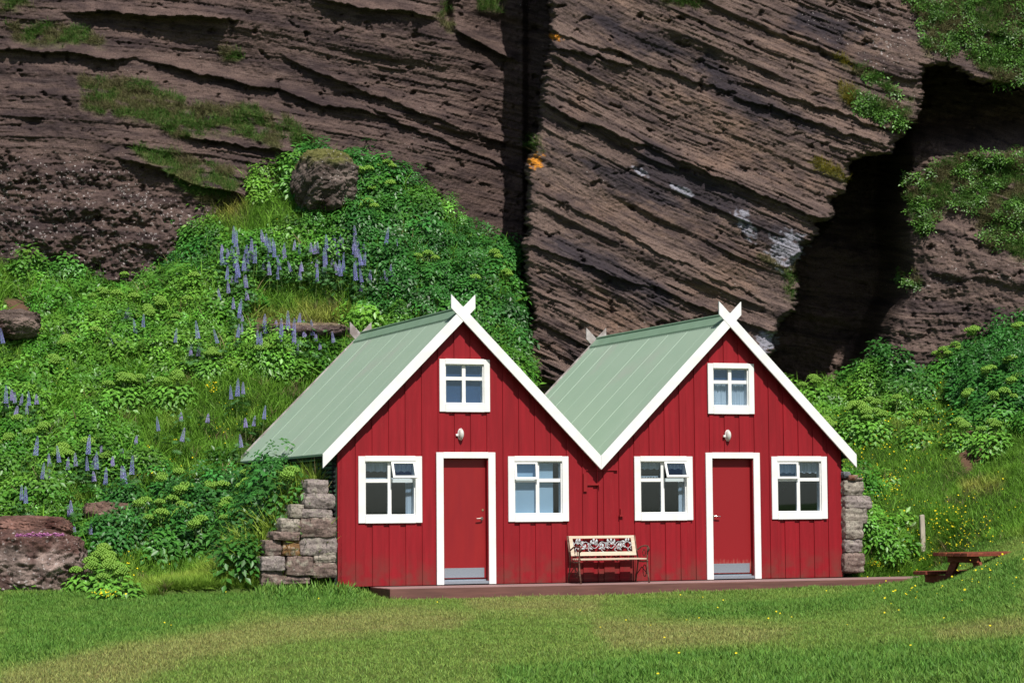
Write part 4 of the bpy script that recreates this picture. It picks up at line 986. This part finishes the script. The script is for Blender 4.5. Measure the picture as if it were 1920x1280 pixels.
for yy_ in (-.50, .50):
    b = MB()
    b.box(-.92, .92, yy_-.055, yy_-.005, .27, .393); b.box(-.36, .36, yy_-.045, yy_-.005, .59, .688)
    b.build('cross_rail', M['table'], tb, bevel=.005)
    for sx_ in (-1, 1):
        b = MB(); b.hexa([(sx_*.66-.09, yy_, 0), (sx_*.66+.09, yy_, 0), (sx_*.66+.09, yy_+.045, 0), (sx_*.66-.09, yy_+.045, 0)], [(sx_*.20-.09, yy_, .685), (sx_*.20+.09, yy_, .685), (sx_*.20+.09, yy_+.055, .685), (sx_*.20-.09, yy_+.055, .685)])
        b.build('leg', M['table'], tb, bevel=.004)

# ---------------------------------------------------------------- angelica plants with domed flower heads
def umbel_mesh(r=.10, rs=None):
    V = []; Fs = []; C = []
    for i in range(46):
        t = 2.399963*i; zc = 1-.95*(i+.5)/46; q = math.sqrt(1-zc*zc); c = np.array([q*cos(t), q*sin(t), zc*.75])*r; s = r*.21*(.8+.4*rs.rand())
        b = len(V); col = (.9+.3*rs.rand())
        for d in ((1, 0, 0), (0, 1, 0), (-1, 0, 0), (0, -1, 0), (0, 0, 1), (0, 0, -1)): V.append(c+np.array(d)*s); C.append([col*(1 if d[2] >= 0 else .7)]*3)
        for a in range(4): Fs += [(b+a, b+(a+1) % 4, b+4), (b+(a+1) % 4, b+a, b+5)]
        # ray from the centre
        k = len(V); V += [(.002, 0, -.02), (-.002, 0, -.02), tuple(c)]; C += [[.6]*3]*3; Fs.append((k, k+1, k+2))
    return np.array(V, float), np.array(Fs), np.array(C)
def plant_proto(seed, spread=.36, height=.55, nleaf=34, tint=(.08, .20, .028), nu=3):
    rs = np.random.RandomState(seed); Vs, Fs, Cs, b = [], [], [], 0
    for i in range(nleaf):
        v, f, c = LEAVES[i % 6]; d = rs.randn(3); d[2] = abs(d[2])*.9; d /= np.linalg.norm(d)
        up = d*.8+np.array([0, -.25, .7]); up /= np.linalg.norm(up); a = d*np.array([1, 1, -.1])+rs.randn(3)*.25; a -= up*(a@up); a /= np.linalg.norm(a)
        Rm = np.stack([a, np.cross(up, a), up], -1); p = d*np.array([spread, spread, height])*rs.rand()**.4
        Vs.append((v*(.7+.4*rs.rand()))@Rm.T+p); Fs.append(f+b); Cs.append(np.clip(c*np.array(tint)*(1+rs.randn()*.18), .01, 1)); b += len(v)
    root = empty('angelica_plant'); npmesh('leaves', np.concatenate(Vs), np.concatenate(Fs), M['leaf'], root, col=np.concatenate(Cs))
    tops = []
    for i in range(nu):
        a = rs.rand()*6.28; r_ = .0 if i == 0 else .12+.14*rs.rand(); h_ = height+.10 if i == 0 else height-.04+.10*rs.rand(); x, y = r_*cos(a), r_*sin(a)
        st = MB().tube([(x*.2, y*.2, 0), (x*.6, y*.6, h_*.5), (x, y, h_-.02)], [.014, .011, .007], 6)
        so_ = st.build('stem', M['stemg'], root, smooth=True)
        v, f, c = umbel_mesh(.118 if i == 0 else .085+.03*rs.rand(), rs); g = .5+.5*rs.rand()
        c = c*(np.array([.13, .30, .035])*(1-g)+np.array([.22, .39, .05])*g)
        npmesh('flower_head', v+np.array([x, y, h_-.03]), f, M['leaf'], so_, col=np.clip(c, 0, 1))
    return root
M['stemg'] = noisy('green_stem', (.14, .22, .05), (.10, .17, .04), 5, .5)
PR = {'light': [plant_proto(s, .34, .42, 34, (.13, .32, .04), n) for s, n in ((1, 4), (2, 2), (3, 5))], 'deep': [plant_proto(s, .38, .50, 38, (.065, .21, .03), n) for s, n in ((4, 3), (5, 4), (6, 2))]}
ANG = [('deep', 'dark green angelica', 'angelica at the foot of the speckled rock', 'below the speckled rock', [(20, 442), (62, 432), (100, 455), (132, 464), (78, 452), (325, 428), (250, 468)]),
 ('light', 'bright green angelica', 'angelica on the upper left slope', 'on the upper left slope', [(192, 528), (215, 540), (252, 548), (300, 552), (275, 572), (350, 545), (365, 512), (148, 612), (125, 622), (175, 604), (60, 596), (330, 578)]),
 ('light', 'bright green angelica', 'angelica on the middle left slope', 'halfway down the left slope', [(240, 688), (262, 690), (228, 704), (300, 694), (100, 668), (330, 692), (36, 768), (78, 782), (16, 800), (58, 796), (112, 828), (160, 820), (200, 834), (182, 812), (395, 640), (500, 630), (540, 640)]),
 ('deep', 'leafy angelica', 'angelica thicket left of the stone wall', 'in the thicket beside the left stone wall', [(300, 882), (332, 876), (270, 928), (300, 962), (322, 932), (350, 952), (398, 900), (420, 908), (442, 958), (382, 972), (432, 932), (350, 915), (462, 905), (520, 878), (478, 870), (548, 885)]),
 ('light', 'domed angelica', 'angelica beside the big boulder', 'beside the big boulder', [(190, 1012), (172, 1038), (200, 1034), (222, 1050)]),
 ('deep', 'dark leafy angelica', 'angelica behind the left house', 'between left roof and cliff', [(745, 520), (840, 430), (925, 468), (690, 380), (890, 520), (948, 500), (800, 470)]),
 ('deep', 'small angelica', 'angelica on the outcrop', 'on the rocky outcrop', [(690, 318), (722, 300), (700, 345), (735, 340)]),
 ('deep', 'dark glossy angelica', 'angelica thicket at the right edge', 'in the thicket at the right edge', [(1842, 552), (1872, 562), (1905, 575), (1792, 640), (1812, 622), (1862, 682), (1832, 618), (1850, 598), (1912, 605), (1900, 660), (1820, 720), (1880, 730), (1770, 650), (1915, 700)]),
 ('light', 'pale green angelica', 'angelica behind the right house', 'on the slope behind the right house', [(1730, 772), (1600, 742), (1612, 756), (1632, 736), (1802, 772), (1862, 778), (1548, 776), (1526, 700), (1642, 762), (1680, 730)])]
ORD = 'first second third fourth fifth sixth seventh eighth ninth tenth eleventh twelfth thirteenth fourteenth fifteenth sixteenth seventeenth eighteenth nineteenth twentieth twenty-first twenty-second twenty-third twenty-fourth twenty-fifth'.split()
def ordinal(i, n):
    if i == 0: return 'leftmost'
    if i == n-1: return 'rightmost'
    if i < (n+1)//2: return ORD[i]+' from the left'
    return ORD[n-1-i]+' from the right'
used = set()
for kind, lab, grp, where, pts in ANG:
    pts = sorted(pts); A = np.array(pts, float); D = hit(A[:, 0], A[:, 1]+4, 36, 53, .58); D = np.where(np.isnan(D), 50.8, D)
    for i, (a, b) in enumerate(pts):
        q = at(a, b+4, D[i]); q = np.array([q[0], q[1], float(ground(q[0], q[1]))])
        v = random.randrange(3); pr = PR[kind][v]
        o = pr if (kind, v) not in used else copy_tree(pr); used.add((kind, v))
        o.location = tuple(q-np.array([0, 0, .03])); o.rotation_euler = (random.uniform(-.1, .1), random.uniform(-.1, .1), random.uniform(-.6, .6)); s_ = random.uniform(.85, 1.15); o.scale = (s_, s_, s_)
        tag(o, lab+', '+ordinal(i, len(pts))+' '+where, 'angelica', grp)
# ---------------------------------------------------------------- lupins
def lupin_proto(seed, L=.34, hue=(.40, .41, .92), h=.62):
    rs = np.random.RandomState(seed); root = empty('lupin')
    MB().tube([(0, 0, 0), (.01, 0, h*.5), (.0, 0, h+L*.9)], [.007, .006, .004], 5).build('stem', M['stemg'], root)
    V = []; Fs = []; C = []; nw = 15
    for k in range(nw):
        t = k/(nw-1); z = h+L*t; r = .029*(1-t)**.55+.005; s = .0155*(1-.5*t)
        for j in range(7):
            a = j*2*pi/7+k*.45; c = np.array([r*cos(a), r*sin(a), z]); b = len(V); cc = np.array(hue)*(.8+.5*rs.rand())*(1 if t < .85 else .8)+(np.array([.05, .08, 0]) if t > .9 else 0)
            if rs.rand() < .22: cc = cc*.5+np.array([.36, .36, .45])
            dr_ = np.array([cos(a), sin(a), .35])
            for d in ((1, 0, 0), (0, 1, 0), (-1, 0, 0), (0, -1, 0), (0, 0, 1), (0, 0, -1)): V.append(c+np.array(d)*s*np.array([1, 1, .62])+dr_*s*.4); C.append(cc*(1 if d[2] >= 0 else .8))
            for q in range(4): Fs += [(b+q, b+(q+1) % 4, b+4), (b+(q+1) % 4, b+q, b+5)]
    npmesh('flower_spike', V, Fs, M['petal'], root, col=np.clip(np.array(C), 0, 1))
    V = []; Fs = []; C = []
    for k in range(13):
        a = rs.rand()*6.28; r = .10+.15*rs.rand(); z = .2+.35*rs.rand(); c = np.array([r*cos(a), r*sin(a), z]); up = np.array([cos(a)*.4, sin(a)*.4-.35, .8]); up /= np.linalg.norm(up)
        e1 = np.cross(up, [1, 0, 0]); e1 /= np.linalg.norm(e1); e2 = np.cross(up, e1)
        for j in range(8):
            t = j*2*pi/8; d = e1*cos(t)+e2*sin(t)+up*.25; b = len(V); V += leaflet(c, d, up, .085, .013); Fs += [(b, b+1, b+2), (b, b+2, b+3)]; C += [list(np.array([.06, .16, .04])*(.8+.5*rs.rand()))]*4
    npmesh('leaves', V, Fs, M['leaf'], root, col=np.array(C))
    return root
LP = [lupin_proto(1), lupin_proto(2, .27, (.46, .43, .85), .5), lupin_proto(3, .20, (.48, .42, .80), .42)]
rl = np.random.RandomState(8)
def cl(n, x0, x1, y0, y1): return [(x0+(x1-x0)*rl.rand(), y0+(y1-y0)*rl.rand()) for _ in range(n)]
def ordinal2(i, n, lab): return lab.replace('lupin', 'lupin, '+ordinal(i, n), 1)
LUP = [('blue-violet lupin in the dense clump below the left cliff', 'lupins of the upper left clump', [(432, 475), (440, 480), (448, 468), (457, 470), (464, 478), (470, 462), (478, 470), (489, 460), (436, 500), (434, 520), (431, 535), (462, 515), (463, 528), (420, 478), (416, 470)]+cl(28, 416, 520, 442, 508)+cl(6, 415, 470, 540, 590)),
 ('blue lupin in the clump under the yellow flowers', 'lupins under the yellow flowers', [(500, 448), (508, 450), (518, 446), (526, 455), (550, 452), (560, 460), (583, 470), (610, 470)]+cl(14, 500, 610, 450, 520)),
 ('blue lupin in the clump above the left roof', 'lupins above the left house ridge', [(628, 450), (637, 445), (644, 450), (662, 460), (668, 455), (690, 430), (690, 442), (725, 455), (740, 462), (642, 475), (644, 490), (643, 505), (666, 485), (687, 475), (684, 510), (672, 515), (665, 510)]+cl(30, 608, 738, 438, 530)),
 ('violet lupin along the bare earthy ledge', 'lupins along the earthy ledge', [(440, 605), (452, 605), (486, 620), (500, 600), (515, 608), (528, 615), (540, 603), (548, 612), (563, 595), (570, 598), (575, 625), (590, 630), (600, 640), (616, 604), (490, 630), (550, 640), (630, 625)]+cl(6, 490, 600, 590, 650)),
 ('blue lupin scattered halfway up the left slope', 'lupins in the middle of the left slope', [(236, 588), (250, 580), (260, 600), (266, 590), (325, 615), (368, 620), (378, 618), (357, 640), (358, 652), (275, 645), (420, 615), (215, 640), (15, 620), (370, 660)]),
 ('blue lupin beside the left roof edge', 'lupins by the roof edge', [(463, 808), (470, 815), (456, 822), (456, 718), (443, 725), (436, 720), (490, 770), (340, 775), (385, 780), (332, 812), (250, 815), (302, 775)]),
 ('blue lupin in the patch above the big boulder', 'lupins in the lower left patch', [(60, 835), (105, 830), (118, 840), (160, 832), (167, 840), (190, 845), (210, 860), (240, 885), (82, 882), (125, 858), (40, 905), (50, 915), (95, 850), (145, 855), (180, 858), (245, 870), (225, 840), (180, 890)]+cl(6, 40, 240, 830, 890)),
 ('blue lupin near the left picture edge', 'lupins at the left edge', [(12, 735), (25, 742), (35, 738), (50, 752), (70, 745), (15, 758), (22, 770), (58, 730), (140, 955), (140, 985), (170, 975), (135, 940), (28, 735)])]
usedL = set()
for lab, grp, pts in LUP:
    pts = sorted(pts); A = np.array(pts); vs_ = rl.choice(3, len(pts), p=[.4, .35, .25]); HT = np.array([.79, .63, .52])
    Dv = [hit(A[:, 0], A[:, 1], 38, 53, h_) for h_ in HT]
    for i, (a, b) in enumerate(pts):
        v = vs_[i]; d = Dv[v][i]; d = 49.5 if np.isnan(d) else d
        q = at(a, b, d); o = LP[v] if v not in usedL else copy_tree(LP[v]); usedL.add(v)
        o.location = (q[0], q[1], float(ground(q[0], q[1]))); o.rotation_euler = (rl.randn()*.10, rl.randn()*.10, rl.rand()*6.28); s_ = .72+.3*rl.rand(); o.scale = (s_, s_, s_)
        tag(o, ordinal2(i, len(pts), lab), 'lupin', grp)
